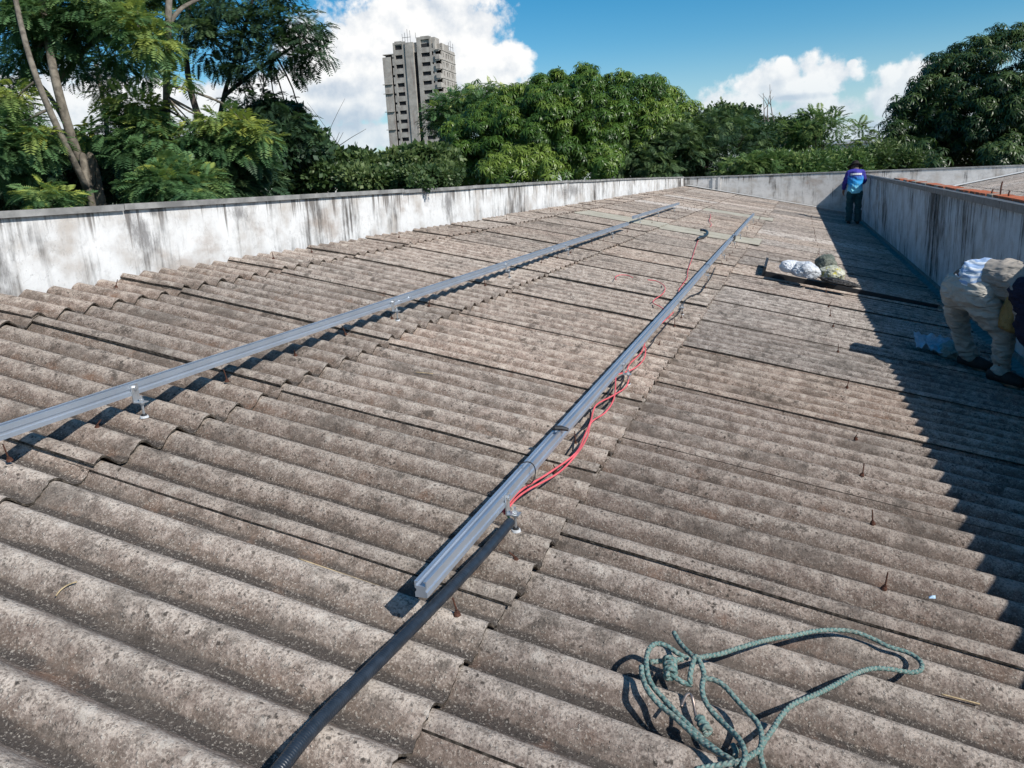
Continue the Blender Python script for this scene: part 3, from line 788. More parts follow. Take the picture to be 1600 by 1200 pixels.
# a scrap of pale blue litter
sp = roof_pt(1456, 934, .008)
so = mesh_obj('litter_scrap', [(-.010, -.006, .0), (.010, -.007, .002), (.011, .006, .007), (0, .008, .004), (-.008, .006, .001), (0, 0, .008)], [(0, 1, 5), (1, 2, 5), (2, 3, 5), (3, 4, 5), (4, 0, 5)], simple('pale blue plastic', (.45, .62, .78), .4, 0, .5, .1), None)
so.location = sp; tag(so, 'tiny scrap of pale blue plastic on a near sheet at the right', 'litter')

# ------------------------------------------------------------------ loose sheet with bags
lsm = sheet_mesh('loose_sheet', 1.95, 1.06, 77, M_cement, .72)
ls = link(bpy.data.objects.new('loose_sheet', lsm))
ls.location = (-.37, 9.98, .37 * TS + .065); ls.rotation_euler = (0.004, SLOPE + .006, .012)
tag(ls, 'loose corrugated sheet laid on top of the roof, bags resting on it', 'roof sheet')
# turned-up dark end
lip = MB(); lip.box((-.02, -.01, -.065), (.012, 1.05, .035)); lo_ = lip.build('end_lip', M_rubber, ls)
edge = MB(); edge.box((0.012, -.02, -.09), (1.93, .012, -.012)); edge.build('gap_shade', M_rubber, ls)  # black strip under the raised sheet: the gap's shade put in as colour

def make_bag_mat(name, c1, c2, spotc=None):
    m, nt, b = new_mat(name, rough=.4, spec=.45)
    P = nd(nt, 'ShaderNodeTexCoord').outputs['Object']
    n = noise(nt, P, 14, 5, .6)
    c = mixc(nt, sstep(nt, n, .35, .65), c1, c2)
    if spotc: c = mixc(nt, sstep(nt, noise(nt, P, 26, 3, .6), .54, .64), c, spotc)
    nt.links.new(c, b.inputs['Base Color']); bump(nt, b, mth(nt, 'ABSOLUTE', mth(nt, 'SUBTRACT', noise(nt, P, 16, 4, .6, dist=1.5), .5)), .9, .05); return m
def lump(name, loc, rad, seed, mat, label, cat, squash=.75, amp=.16, group=None, rz=0.0, freq=9):
    bm = bmesh.new(); bmesh.ops.create_icosphere(bm, subdivisions=5, radius=1.0)
    from mathutils import noise as mn
    off_ = Vector((seed * 3.1, seed * 1.7, seed))
    for v in bm.verts:
        d = v.co.normalized()
        q = mn.noise(d * 1.7 + off_) * .9 + (.5 - abs(mn.noise(d * freq * .45 + off_)) * 1.4) * .5 + .35 * (.5 - abs(mn.noise(d * freq * 1.1 + off_)) * 1.5)
        v.co = d * (1 + amp * q)
        if v.co.z < -.55: v.co.z = -.55 + (v.co.z + .55) * .2
        v.co.x *= rad[0]; v.co.y *= rad[1]; v.co.z *= rad[2]
    me = bpy.data.meshes.new(name); bm.to_mesh(me); bm.free()
    me.polygons.foreach_set('use_smooth', [True] * len(me.polygons)); me.materials.append(mat)
    o = link(bpy.data.objects.new(name, me)); o.location = loc; o.rotation_euler = (0, SLOPE, rz)
    return tag(o, label, cat, group)
M_bag_w = make_bag_mat('crumpled white plastic', (.72, .75, .80), (.85, .87, .90))
M_bag_g = make_bag_mat('crumpled grey-white plastic', (.50, .54, .60), (.74, .77, .80))
M_bag_y = make_bag_mat('yellow and green printed plastic', (.42, .44, .34), (.60, .60, .52), (.62, .56, .12))
M_bag_d = make_bag_mat('dark green-grey sacking', (.09, .11, .09), (.20, .22, .18))
M_rag = make_bag_mat('black rag', (.018, .018, .018), (.045, .042, .04))
def on_loose(px, py, up): 
    p = roof_pt(px, py, .11); return p + Vector((0, 0, up))
lump('plastic_bag', on_loose(1238, 427, .06), (.145, .12, .088), 3, M_bag_w, 'bright white plastic bag, leftmost on the loose sheet', 'bag', group='bags on the loose sheet')
lump('plastic_bag', on_loose(1258, 432, .06), (.145, .125, .11), 8, M_bag_g, 'crumpled grey-white plastic bag in the middle of the loose sheet', 'bag', group='bags on the loose sheet', amp=.2)
lump('plastic_bag', on_loose(1290, 424, .09), (.12, .11, .12), 12, M_bag_d, 'dark green sack leaning behind the yellowish bag', 'bag', group='bags on the loose sheet', amp=.24)
lump('plastic_bag', on_loose(1300, 436, .06), (.14, .12, .10), 17, M_bag_y, 'yellow and green printed bag, rightmost on the loose sheet', 'bag', group='bags on the loose sheet', amp=.24)
lump('rag', on_loose(1312, 444, .02), (.20, .09, .035), 23, M_rag, 'black rag lying in front of the yellowish bag', 'rag', amp=.3, rz=-.25)

# ------------------------------------------------------------------ foliage
def leaf_mat(name, dark, mid, light, trans=.30, rough=.5, spec=.35):
    m, nt, b = new_mat(name, mid, rough, 0, spec)
    a = nd(nt, 'ShaderNodeAttribute', attribute_name='tint')
    t = a.outputs['Fac']
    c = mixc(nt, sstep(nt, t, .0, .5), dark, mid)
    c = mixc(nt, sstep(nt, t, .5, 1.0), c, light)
    nt.links.new(c, b.inputs['Base Color'])
    tr = nd(nt, 'ShaderNodeBsdfTranslucent', {'Color': mixc(nt, .35, c, (.13, .24, .04))})
    mx = nd(nt, 'ShaderNodeMixShader', {0: trans, 1: b.outputs[0], 2: tr.outputs[0]})
    nt.links.new(mx.outputs[0], nt.nodes['Material Output'].inputs['Surface'])
    return m
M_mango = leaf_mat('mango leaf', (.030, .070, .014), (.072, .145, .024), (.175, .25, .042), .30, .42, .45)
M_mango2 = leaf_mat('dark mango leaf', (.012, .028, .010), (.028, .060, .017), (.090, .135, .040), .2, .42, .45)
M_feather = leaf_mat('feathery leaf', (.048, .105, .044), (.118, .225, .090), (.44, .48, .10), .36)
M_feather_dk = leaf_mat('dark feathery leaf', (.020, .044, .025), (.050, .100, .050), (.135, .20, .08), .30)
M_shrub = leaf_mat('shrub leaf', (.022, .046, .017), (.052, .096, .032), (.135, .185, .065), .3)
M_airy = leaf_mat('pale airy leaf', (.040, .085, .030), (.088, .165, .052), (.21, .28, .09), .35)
M_bark = simple('pale bark', (.15, .132, .108), .9, 0, .15, .4, 14, .6)
M_bark_dk = simple('dark bark', (.06, .05, .042), .9, 0, .15, .4, 14, .6)

def tpl_whorl(seed, k=9):
    r_ = random.Random(seed); V = []; F = []
    for i in range(k):
        a = 2 * math.pi * i / k + r_.uniform(-.3, .3); ln = r_.uniform(.75, 1.1); up = r_.uniform(-.05, .22); dr = r_.uniform(.35, .75)
        ca, sa = math.cos(a), math.sin(a)
        def P(rr, side, z): return (rr * ln * ca - side * sa, rr * ln * sa + side * ca, z * ln)
        n = len(V)
        V += [P(.04, 0, 0), P(.36, .075, up * .9), P(.36, -.075, up * .9), P(.70, .07, up - dr * .35), P(.70, -.07, up - dr * .35), P(.92, 0, up - dr)]
        F += [(n, n + 2, n + 1), (n + 1, n + 2, n + 4), (n + 1, n + 4, n + 3), (n + 3, n + 4, n + 5)]
    return np.array(V), F
def tpl_frond(seed, k=11):
    r_ = random.Random(seed); V = []; F = []
    dr = r_.uniform(.35, .8); cv = r_.uniform(-.15, .15)
    def S(t): return np.array([t * (1 - .18 * dr * t), cv * t * t, .14 * t - dr * t * t])
    for i in range(1, k):
        t = .10 + .9 * i / k; p = S(t); L = .36 * math.sin(math.pi * (t * .82 + .12)) + .05
        for sd in (-1, 1):
            d = np.array([.42, sd * 1.0, -.30 + r_.uniform(-.15, .12)]); d = d / np.linalg.norm(d)
            q = np.array([1.0, 0, -dr * t]); q /= np.linalg.norm(q)
            wd = .048
            n = len(V)
            V += [p, p + d * L * .5 + q * wd, p + d * L * .5 - q * wd, p + d * L]
            F += [(n, n + 2, n + 1), (n + 1, n + 2, n + 3)]
    n = len(V)
    V += [S(0) + [0, .006, 0], S(0) - [0, .006, 0], S(.5) + [0, .006, 0], S(.5) - [0, .006, 0], S(1.0)]
    F += [(n, n + 1, n + 2), (n + 1, n + 3, n + 2), (n + 2, n + 3, n + 4)]
    return np.array(V), F
def tpl_leaves(seed, k=8, wide=.34):
    r_ = random.Random(seed); V = []; F = []
    for i in range(k):
        d = Vector((r_.gauss(0, 1), r_.gauss(0, 1), r_.gauss(.3, .7))).normalized()
        s_ = d.cross(Vector((r_.gauss(0, 1), r_.gauss(0, 1), r_.gauss(0, 1)))).normalized()
        nn = d.cross(s_)
        o_ = d * r_.uniform(.0, .55); L = r_.uniform(.45, .7); wd = L * wide
        n = len(V)
        V += [o_, o_ + d * L * .45 + s_ * wd - nn * .05, o_ + d * L * .45 - s_ * wd - nn * .05, o_ + d * L - nn * .12]
        F += [(n, n + 2, n + 1), (n + 1, n + 2, n + 3)]
    return np.array([tuple(v) for v in V]), F
TPL = {'whorl': [tpl_whorl(i) for i in range(4)], 'frond': [tpl_frond(i) for i in range(4)], 'leaf': [tpl_leaves(i) for i in range(4)], 'narrow': [tpl_leaves(i + 9, 9, .16) for i in range(4)]}

def foliage(name, kind, P, D, S, T, mat, parent, seed):
    """one crown mesh: template copies at P, pointing along D (z axis for whorls, x axis for fronds), size S, tint T"""
    rng = np.random.default_rng(seed)
    P = np.asarray(P, float); D = np.asarray(D, float); N = len(P)
    D /= np.linalg.norm(D, axis=1)[:, None] + 1e-9
    which = rng.integers(0, 4, N)
    VV = []; FF = []; TT = []; base = 0
    for w_ in range(4):
        sel = np.where(which == w_)[0]
        if len(sel) == 0: continue
        tv, tf = TPL[kind][w_]; nv = len(tv)
        d = D[sel]
        if kind == 'frond':
            x = d
            z0 = np.tile([0, 0, 1.0], (len(sel), 1)) + rng.normal(0, .18, (len(sel), 3))
            yv = np.cross(z0, x); yv /= np.linalg.norm(yv, axis=1)[:, None] + 1e-9
            z = np.cross(x, yv)
        else:
            z = d
            h = rng.normal(0, 1, (len(sel), 3)); x = np.cross(h, z); x /= np.linalg.norm(x, axis=1)[:, None] + 1e-9
            yv = np.cross(z, x)
        M = np.stack([x, yv, z], -1) * S[sel][:, None, None]
        v = np.einsum('nij,vj->nvi', M, tv) + P[sel][:, None, :]
        VV.append(v.reshape(-1, 3)); TT.append(np.repeat(T[sel], nv))
        f = np.array(tf)[None] + (np.arange(len(sel)) * nv)[:, None, None] + base
        FF.append(f.reshape(-1, 3)); base += nv * len(sel)
    V = np.concatenate(VV).astype(np.float32); F = np.concatenate(FF).astype(np.int32); T2 = np.concatenate(TT).astype(np.float32)
    me = bpy.data.meshes.new(name)
    me.vertices.add(len(V)); me.vertices.foreach_set('co', V.ravel())
    me.loops.add(F.size); me.loops.foreach_set('vertex_index', F.ravel())
    me.polygons.add(len(F)); me.polygons.foreach_set('loop_start', np.arange(0, F.size, 3, dtype=np.int32)); me.polygons.foreach_set('loop_total', np.full(len(F), 3, np.int32))
    me.update(calc_edges=True)
    at_ = me.attributes.new('tint', 'FLOAT', 'POINT'); at_.data.foreach_set('value', T2)
    me.materials.append(mat)
    return link(bpy.data.objects.new(name, me), parent)

def limb(mb, a, b, r0, r1, rng, n=7, seg=6, wob=.06):
    a, b = Vector(a), Vector(b); L = (b - a).length
    pts = []; rad = []
    o1 = Vector(rng.normal(0, wob * L, 3)); o1.z *= .4
    for i in range(seg + 1):
        t = i / seg
        pts.append(a.lerp(b, t) + o1 * math.sin(math.pi * t)); rad.append(r0 + (r1 - r0) * t)
    mb.tube(pts, rad, n); return pts

def clumpy_tree(name, label, cat, base, centre, radii, kind, mat, n_clump, clump_r, per, size, seed, group=None, bark=M_bark_dk, trunk_r=.25, zlo=-.45, lift=.5, extra=(), fill=.35, flat=.75, tint=(.15, .75), limbs=7, noise_amp=.22, dead=0):
    rng = np.random.default_rng(seed)
    root = empty(name, base); tag(root, label, cat, group)
    base = Vector(base); C = np.array(centre, float); RA = np.array(radii, float)
    # clump centres
    CC = []; OUT = []; TN = []; CR = []
    lob = rng.normal(0, 1, (7, 3)); lob /= np.linalg.norm(lob, axis=1)[:, None]
    while len(CC) < n_clump:
        d = rng.normal(0, 1, 3); d /= np.linalg.norm(d)
        if d[2] < zlo: continue
        lobe = max(0, float((lob @ d).max())) ** 3
        rr = rng.uniform(.86, 1.0) * (1 - noise_amp * .5 + noise_amp * lobe)
        if rng.random() < fill: rr *= rng.uniform(.45, .8)
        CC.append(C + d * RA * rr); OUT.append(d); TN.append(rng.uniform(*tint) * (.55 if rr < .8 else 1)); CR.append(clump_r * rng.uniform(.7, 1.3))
    for (c, cr, tn) in extra:
        c = np.array(c, float); CC.append(c); d = c - C; d = d / (np.linalg.norm(d) + 1e-6); OUT.append(d); TN.append(tn); CR.append(cr)
    P = []; D = []; S = []; T = []
    for c, o_, tn, cr in zip(CC, OUT, TN, CR):
        n = max(4, int(per * (cr / clump_r) ** 2))
        q = rng.normal(0, 1, (n, 3)) + np.array([0, 0, lift]) + o_ * .8
        q /= np.linalg.norm(q, axis=1)[:, None]
        rr = cr * rng.uniform(.45, 1.0, n)[:, None]
        P.append(c + q * rr * [1, 1, flat])
        if kind == 'frond':
            dd = q * [1, 1, .45] + rng.normal(0, .35, (n, 3)) + [0, 0, -.05]
        else:
            dd = q * .7 + np.array([0, 0, .7]) + rng.normal(0, .25, (n, 3))
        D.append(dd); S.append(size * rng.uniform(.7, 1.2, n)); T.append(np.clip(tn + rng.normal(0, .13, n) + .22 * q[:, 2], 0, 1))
    P = np.concatenate(P) - np.array(base); D = np.concatenate(D); S = np.concatenate(S); T = np.concatenate(T)
    foliage('crown', kind, P, D, S, T, mat, root, seed)
    mb = MB()
    top = Vector(C) - base + Vector((0, 0, -radii[2] * .25))
    limb(mb, (0, 0, 0), top, trunk_r, trunk_r * .55, rng, 9, 8, .03)
    idx = rng.choice(len(CC), min(limbs, len(CC)), replace=False)
    for i in idx:
        st = Vector((0, 0, 0)).lerp(top, rng.uniform(.55, .98)); en = Vector(CC[i]) - base
        limb(mb, st, en, trunk_r * .38, trunk_r * .08, rng, 6, 6, .08)
    for k in range(dead):
        a = Vector(C) - base + Vector((rng.normal(0, radii[0] * .3), 0, radii[2] * .3))
        b_ = a + Vector((rng.normal(0, .35), 0, radii[2] * rng.uniform(2.3, 2.9)))
        p_ = limb(mb, a, b_, trunk_r * .3, trunk_r * .07, rng, 5, 5, .06)
        limb(mb, p_[3], p_[3] + Vector((rng.choice([-1, 1]) * .5, 0, .7)), trunk_r * .14, trunk_r * .05, rng, 5, 4, .05)
    mb.build('trunk', bark, root, True, False)
    return root
def gpt(px, depth):       # ground point under a pixel column at a depth
    p = at(px, 290, depth); return (p.x, p.y, GZ)
def crown_px(cx, cy, rx, ry, depth, ry_depth=None):
    c = at(cx, cy, depth); k = depth / FPX
    return tuple(c), (rx * k, (ry_depth or rx) * k, ry * k)

# big mango in the middle
D0 = 44
c_, r_ = crown_px(890, 226, 182, 98, D0)
ex = [(at(px, py, D0 - dd), rr * D0 / FPX, tn) for (px, py, rr, dd, tn) in
      ((800, 262, 40, 7, .85), (835, 250, 36, 7, .9), (775, 268, 30, 7, .8), (860, 268, 30, 7.5, .8), (940, 255, 34, 7, .7), (1020, 190, 44, 4, .8), (1065, 178, 32, 2, .75), (1075, 215, 34, 3, .6), (1035, 155, 32, 2, .75), (805, 156, 32, 2, .6), (765, 180, 28, 2, .5))]
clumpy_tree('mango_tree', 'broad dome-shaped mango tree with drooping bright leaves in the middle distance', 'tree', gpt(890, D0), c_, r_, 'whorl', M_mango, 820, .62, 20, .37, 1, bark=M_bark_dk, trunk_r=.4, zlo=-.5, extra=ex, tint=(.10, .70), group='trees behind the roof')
# feathery umbrella tree left of it
c_, r_ = crown_px(752, 190, 74, 46, 52)
ex = [(at(px, py, 51), rr * 52 / FPX, .5) for (px, py, rr) in ((676, 205, 18), (668, 228, 14), (700, 178, 18), (700, 240, 22), (740, 245, 22), (735, 160, 20), (780, 148, 22), (820, 150, 22))]
clumpy_tree('umbrella_tree', 'fine-leaved spreading tree in front of the unfinished tower', 'tree', gpt(760, 52), c_, r_, 'frond', M_feather, 130, .9, 24, .55, 2, trunk_r=.3, zlo=-.2, extra=ex, tint=(.15, .5), group='trees behind the roof', flat=.5)
# dark dense trees right of the mango
c_, r_ = crown_px(1100, 245, 95, 62, 42)
clumpy_tree('dense_tree', 'dark dense feathery tree just right of the mango', 'tree', gpt(1100, 42), c_, r_, 'frond', M_feather_dk, 120, .8, 24, .5, 3, trunk_r=.25, tint=(.2, .8), group='trees behind the roof')
c_, r_ = crown_px(1025, 258, 70, 45, 40)
clumpy_tree('dense_tree', 'low dark green tree rising under the right side of the mango', 'tree', gpt(1025, 40), c_, r_, 'frond', M_feather_dk, 90, .8, 24, .5, 31, trunk_r=.2, tint=(.3, .95), group='trees behind the roof')
c_, r_ = crown_px(1135, 208, 42, 30, 47)
clumpy_tree('dense_tree', 'small grey-green round tree top between mango and bare branches', 'tree', gpt(1135, 47), c_, r_, 'leaf', M_shrub, 60, .8, 22, .40, 32, trunk_r=.18, tint=(.2, .7), group='trees behind the roof', fill=.2)
c_, r_ = crown_px(1195, 222, 42, 28, 46)
clumpy_tree('thin_tree', 'thin grey-stemmed tree with bare dead branches sticking up', 'tree', gpt(1192, 46), c_, r_, 'leaf', M_shrub, 24, .65, 16, .34, 4, bark=simple('grey bark', (.22, .20, .18), .9, 0, .15, .3), trunk_r=.16, tint=(.15, .6), group='trees behind the roof', fill=.2, limbs=14, dead=3)
c_, r_ = crown_px(1240, 222, 30, 24, 48)
clumpy_tree('thin_tree', 'slim open tree between the bare branches and the pale airy tree', 'tree', gpt(1240, 48), c_, r_, 'leaf', M_shrub, 26, .7, 18, .36, 41, trunk_r=.14, tint=(.15, .6), group='trees behind the roof', fill=.2, limbs=10)
c_, r_ = crown_px(1290, 232, 62, 42, 40)
ex = [(at(px, py, 40), rr * 40 / FPX, tn) for (px, py, rr, tn) in ((1275, 190, 20, .8), (1305, 188, 18, .8), (1340, 205, 18, .7), (1355, 215, 13, .7), (1255, 205, 18, .7), (1295, 210, 20, .7))]
clumpy_tree('airy_tree', 'pale green airy tree above the man in the blue shirt', 'tree', gpt(1290, 40), c_, r_, 'frond', M_airy, 46, .7, 20, .55, 5, trunk_r=.14, tint=(.3, .8), extra=ex, group='trees behind the roof', fill=.2, limbs=10)
# low hedge of bushes behind the end wall
for i, (px, py, rx, ry, dd, mt, kd, lb) in enumerate(((1180, 270, 46, 17, 37, M_airy, 'frond', 'bright bush behind the end wall below the bare branches'), (1245, 268, 48, 17, 37, M_airy, 'narrow', 'light green bush with grassy leaves behind the end wall, left of the man'), (1310, 268, 46, 17, 38, M_airy, 'narrow', 'low grassy-leaved bush directly behind the man in blue'), (1385, 262, 40, 24, 38, M_shrub, 'narrow', 'dark straggly bush at the foot of the right-hand mango'))):
    c_, r_ = crown_px(px, py, rx, ry, dd)
    clumpy_tree('bush', lb, 'bush', gpt(px, dd), c_, r_, kd, mt, 50, .6, 22, .42, 60 + i, trunk_r=.08, tint=(.2, .8), group='bushes behind the end wall', zlo=-.3)
# big dark mango on the right
DR = 41
c_, r_ = crown_px(1590, 215, 195, 160, DR)
ex = [(at(px, py, DR - dd), rr * DR / FPX, tn) for (px, py, rr, dd, tn) in ((1400, 205, 30, 1, .4), (1420, 170, 34, 1, .45), (1450, 140, 34, 1, .5), (1480, 110, 32, 1, .5), (1410, 235, 34, 1, .35), (1470, 255, 22, 6, .6), (1560, 245, 30, 6, .6), (1585, 250, 30, 6, .6), (1440, 245, 34, 3, .3))]
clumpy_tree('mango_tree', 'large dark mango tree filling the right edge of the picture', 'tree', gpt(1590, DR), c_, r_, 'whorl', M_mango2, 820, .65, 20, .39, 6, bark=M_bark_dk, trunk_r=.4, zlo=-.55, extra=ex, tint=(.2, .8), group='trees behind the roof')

# shrubs just behind the left wall
def px_bush(label, cx, cy, rx, ry, dd, mat, kind, seed, size=.18, n=60, cr=.22, per=26, name='shrub', cat='shrub', extra=(), tint=(.15, .7), dead=0, group='shrubs behind the left wall', trunk=.04):
    c_, r_ = crown_px(cx, cy, rx, ry, dd)
    return clumpy_tree(name, label, cat, gpt(cx, dd), c_, r_, kind, mat, n, cr, per, size, seed, trunk_r=trunk, tint=tint, group=group, zlo=-.6, extra=[(at(a, b, e), q * e / FPX, t) for (a, b, q, e, t) in extra], fill=.3, dead=dead)
px_bush('rounded green bush rising behind the left wall below the tower', 655, 272, 58, 30, 17, M_shrub, 'leaf', 70, .17, 130, .24, 30, extra=[(635, 246, 12, 16, .8), (690, 262, 16, 16, .8)], tint=(.35, .95))
px_bush('leafy sprig spilling over the top of the left wall', 660, 280, 46, 10, 10.4, M_shrub, 'leaf', 71, .09, 60, .11, 20, extra=[(660, 287, 9, 9.5, .4), (645, 286, 8, 9.55, .4), (672, 287, 9, 9.5, .4)], trunk=.012)
px_bush('grey twiggy shrub behind the left wall, left of the rounded bush', 520, 274, 70, 24, 13, M_shrub, 'leaf', 72, .16, 110, .24, 26, dead=6, tint=(.1, .65))
px_bush('dark leafy shrub between the feathery trees and the twiggy shrub', 425, 240, 75, 62, 12.5, M_feather_dk, 'leaf', 73, .17, 130, .25, 26, tint=(.1, .6), dead=3)
px_bush('low shrub with light leaves peeping over the left wall', 580, 285, 60, 14, 11, M_shrub, 'leaf', 74, .11, 60, .15, 22, tint=(.3, .9))
px_bush('low dark bush behind the left wall under the overhanging fronds', 340, 285, 70, 28, 9.5, M_feather_dk, 'frond', 75, .22, 80, .22, 18, tint=(.2, .8))
px_bush('bright ferny bush at the wall top right of the leaning trunks', 275, 290, 42, 16, 8.2, M_feather, 'frond', 76, .22, 44, .16, 16, tint=(.35, .62))
px_bush('dark undergrowth behind the left wall around the leaning trunks', 120, 285, 120, 45, 10.5, M_feather_dk, 'leaf', 77, .16, 170, .26, 26, tint=(.1, .7))
px_bush('dark bush at the left picture edge behind the wall', 10, 280, 90, 50, 10, M_feather_dk, 'leaf', 78, .16, 120, .26, 26, tint=(.1, .7))
px_bush('small bright fern clump on the wall top near the left edge', 75, 312, 34, 10, 7.2, M_feather, 'frond', 79, .18, 14, .10, 10, tint=(.4, .9))
px_bush('shadowy bush farther behind the trunks of the feathery trees', 210, 280, 130, 34, 14, M_feather_dk, 'leaf', 80, .2, 150, .3, 24, tint=(.05, .5))

# feathery trees at the left: hand-placed sprays
def spray_tree(name, label, base, trunks, sprays, mat, seed, size, per, bark, group, tint_j=.12):
    rng = np.random.default_rng(seed)
    root = empty(name, base); tag(root, label, 'tree', group); b0 = Vector(base)
    P = []; D = []; S = []; T = []
    mb = MB(); tips = []
    for (pp, r0, r1) in trunks:
        pts = [Vector(base) - b0] if pp[0] is None else []
        pts += [at(*q) - b0 for q in pp if q is not None]
        pts = catmull(pts, 5); n = len(pts)
        mb.tube(pts, [r0 + (r1 - r0) * i / (n - 1) for i in range(n)], 9)
        tips += pts[n // 2:]
    for (px, py, rp, dep, tn) in sprays:
        c = np.array(at(px, py, dep)); cr = rp * dep / FPX
        n = int(per * (rp / 45) ** 2) + 4
        q = rng.normal(0, 1, (n, 3)) + [0, 0, .35]; q /= np.linalg.norm(q, axis=1)[:, None]
        rr = cr * rng.uniform(.25, 1.0, n)[:, None]
        P.append(c + q * rr * [1, 1, .62]); D.append(q * [1, 1, .35] + rng.normal(0, .3, (n, 3)) + [.15, -.1, -.12])
        S.append(size * rng.uniform(.65, 1.2, n)); T.append(np.clip(tn * .82 + rng.normal(0, tint_j, n) + .22 * q[:, 2], 0, 1))
        # twig to the nearest point of the trunks
        cv = Vector(c) - b0
        nb_ = min(tips, key=lambda t: (t - cv).length)
        if (nb_ - cv).length < 1.3: limb(mb, nb_, cv, .016, .004, rng, 5, 5, .08)
    foliage('crown', 'frond', np.concatenate(P) - np.array(b0), np.concatenate(D), np.concatenate(S), np.concatenate(T), mat, root, seed)
    mb.build('trunk', bark, root, True, False)
    return root
b1 = gpt(150, 9.2)
spray_tree('feathery_tree', 'feathery-leaved tree with pale leaning twin trunks behind the left wall', b1,
    [([None, (146, 330, 9.0), (134, 292, 8.6), (97, 215, 8.2), (64, 140, 8.1), (38, 60, 8.2), (12, -60, 8.6)], .042, .026),
     ([None, (160, 330, 9.2), (140, 290, 9.0), (112, 215, 8.7), (88, 130, 8.6), (75, 60, 8.8), (60, -60, 9.0)], .062, .038),
     ([(112, 215, 9.4), (90, 170, 9.5), (60, 130, 9.7), (20, 105, 9.9)], .035, .015), ([(88, 130, 9.4), (150, 60, 9.2), (210, 10, 9.0)], .04, .015)],
    [(60, 30, 62, 8.8, .42), (150, 20, 62, 8.8, .5), (215, 45, 50, 8.5, .66), (245, 75, 36, 8.4, .85), (30, 90, 44, 9.0, .4), (100, 70, 44, 9.0, .38), (185, 92, 34, 9.0, .4), (20, 20, 60, 9.3, .3), (100, 20, 60, 9.4, .3), (200, 15, 55, 9.2, .7), (150, -30, 70, 9.0, .5), (20, -40, 70, 9.0, .5), (260, -30, 60, 9.2, .5),
     (25, 160, 40, 8.3, .8), (20, 200, 46, 8.2, .45), (45, 232, 44, 8.2, .5), (15, 262, 50, 8.4, .35), (60, 215, 26, 8.1, .9), (0, 230, 50, 8.0, .4),
     (10, 130, 40, 10, .2), (120, 110, 30, 10.3, .2), (165, 120, 30, 9.8, .2)],
    M_feather, 101, .215, 150, M_bark, 'feathery trees behind the left wall')
b2 = gpt(262, 10.5)
spray_tree('feathery_tree', 'feathery-leaved tree with yellowing sprays and an upright trunk, nearer the middle', b2,
    [([None, (262, 340, 10.5), (262, 250, 9.8), (260, 150, 8.9), (262, 60, 8.6), (266, -60, 8.6)], .046, .034),
     ([(262, 40, 8.6), (285, 12, 8.7), (320, -5, 9)], .03, .015),
     ([None, (170, 330, 10.8), (168, 250, 10.8), (165, 180, 10.8), (150, 100, 10.8)], .04, .028),
     ([(262, 250, 10.5), (255, 200, 10.2), (235, 160, 10.0)], .03, .015)],
    [(215, 170, 42, 9.0, .72), (185, 205, 40, 9.0, .45), (240, 205, 42, 8.9, .55), (215, 235, 46, 8.9, .42), (262, 230, 36, 8.8, .5), (275, 245, 26, 8.8, .6), (160, 150, 18, 9.2, .95), (142, 212, 19, 9.2, .95), (190, 178, 22, 8.9, .9), (235, 172, 26, 8.9, .85),
     (345, 195, 40, 8.8, .75), (385, 200, 30, 8.8, .85), (410, 215, 22, 8.8, .85), (315, 215, 38, 8.9, .4), (350, 232, 40, 8.9, .4), (390, 238, 28, 8.9, .45), (300, 192, 16, 8.9, .9),
     (225, 118, 22, 9.6, .35), (282, 122, 16, 8.5, .85), (155, 240, 30, 9.6, .25), 
     (270, 275, 40, 8.9, .35), (300, 285, 28, 8.3, .45), (312, 300, 14, 7.0, .5), (315, 316, 9, 6.7, .4)],
    M_feather, 102, .21, 155, M_bark, 'feathery trees behind the left wall')
b3 = gpt(330, 12.5)
spray_tree('feathery_tree', 'dark feathery tree reaching right against the white cloud', b3,
    [([None, (330, 320, 12.5), (335, 240, 12.5), (350, 150, 12.4), (372, 80, 12.3), (400, -20, 12.2)], .05, .025), ([(350, 150, 12.4), (400, 110, 12.2), (440, 85, 12.0), (475, 60, 11.8)], .035, .012), ([(335, 240, 12.5), (300, 150, 12.5), (290, 60, 12.5), (300, -20, 12.5)], .06, .03)],
    [(300, 25, 52, 12.3, .4), (340, 15, 50, 12.2, .35), (325, 70, 46, 12.3, .3), (385, 60, 46, 12.0, .4), (425, 40, 40, 11.9, .4), (460, 35, 36, 11.8, .45), (480, 60, 32, 11.7, .4), (492, 45, 20, 11.7, .6), (500, 85, 20, 11.6, .35), (478, 95, 26, 11.7, .35), (440, 80, 40, 11.9, .3), (460, 115, 20, 11.8, .3), (400, 105, 36, 12.0, .35), (360, 112, 28, 12.2, .3), (370, 20, 40, 12.0, .55), (320, 45, 22, 11.8, .85), (420, 5, 26, 11.9, .6), (440, -10, 40, 12, .5),
     (405, 160, 36, 12.2, .2), (435, 170, 34, 12.1, .2), (375, 165, 34, 12.4, .2), (455, 195, 32, 12.0, .2), (430, 205, 44, 12.2, .15), (470, 215, 22, 12.0, .2), (345, 100, 26, 12.6, .2)],
    M_feather_dk, 103, .24, 115, M_bark_dk, 'feathery trees behind the left wall')

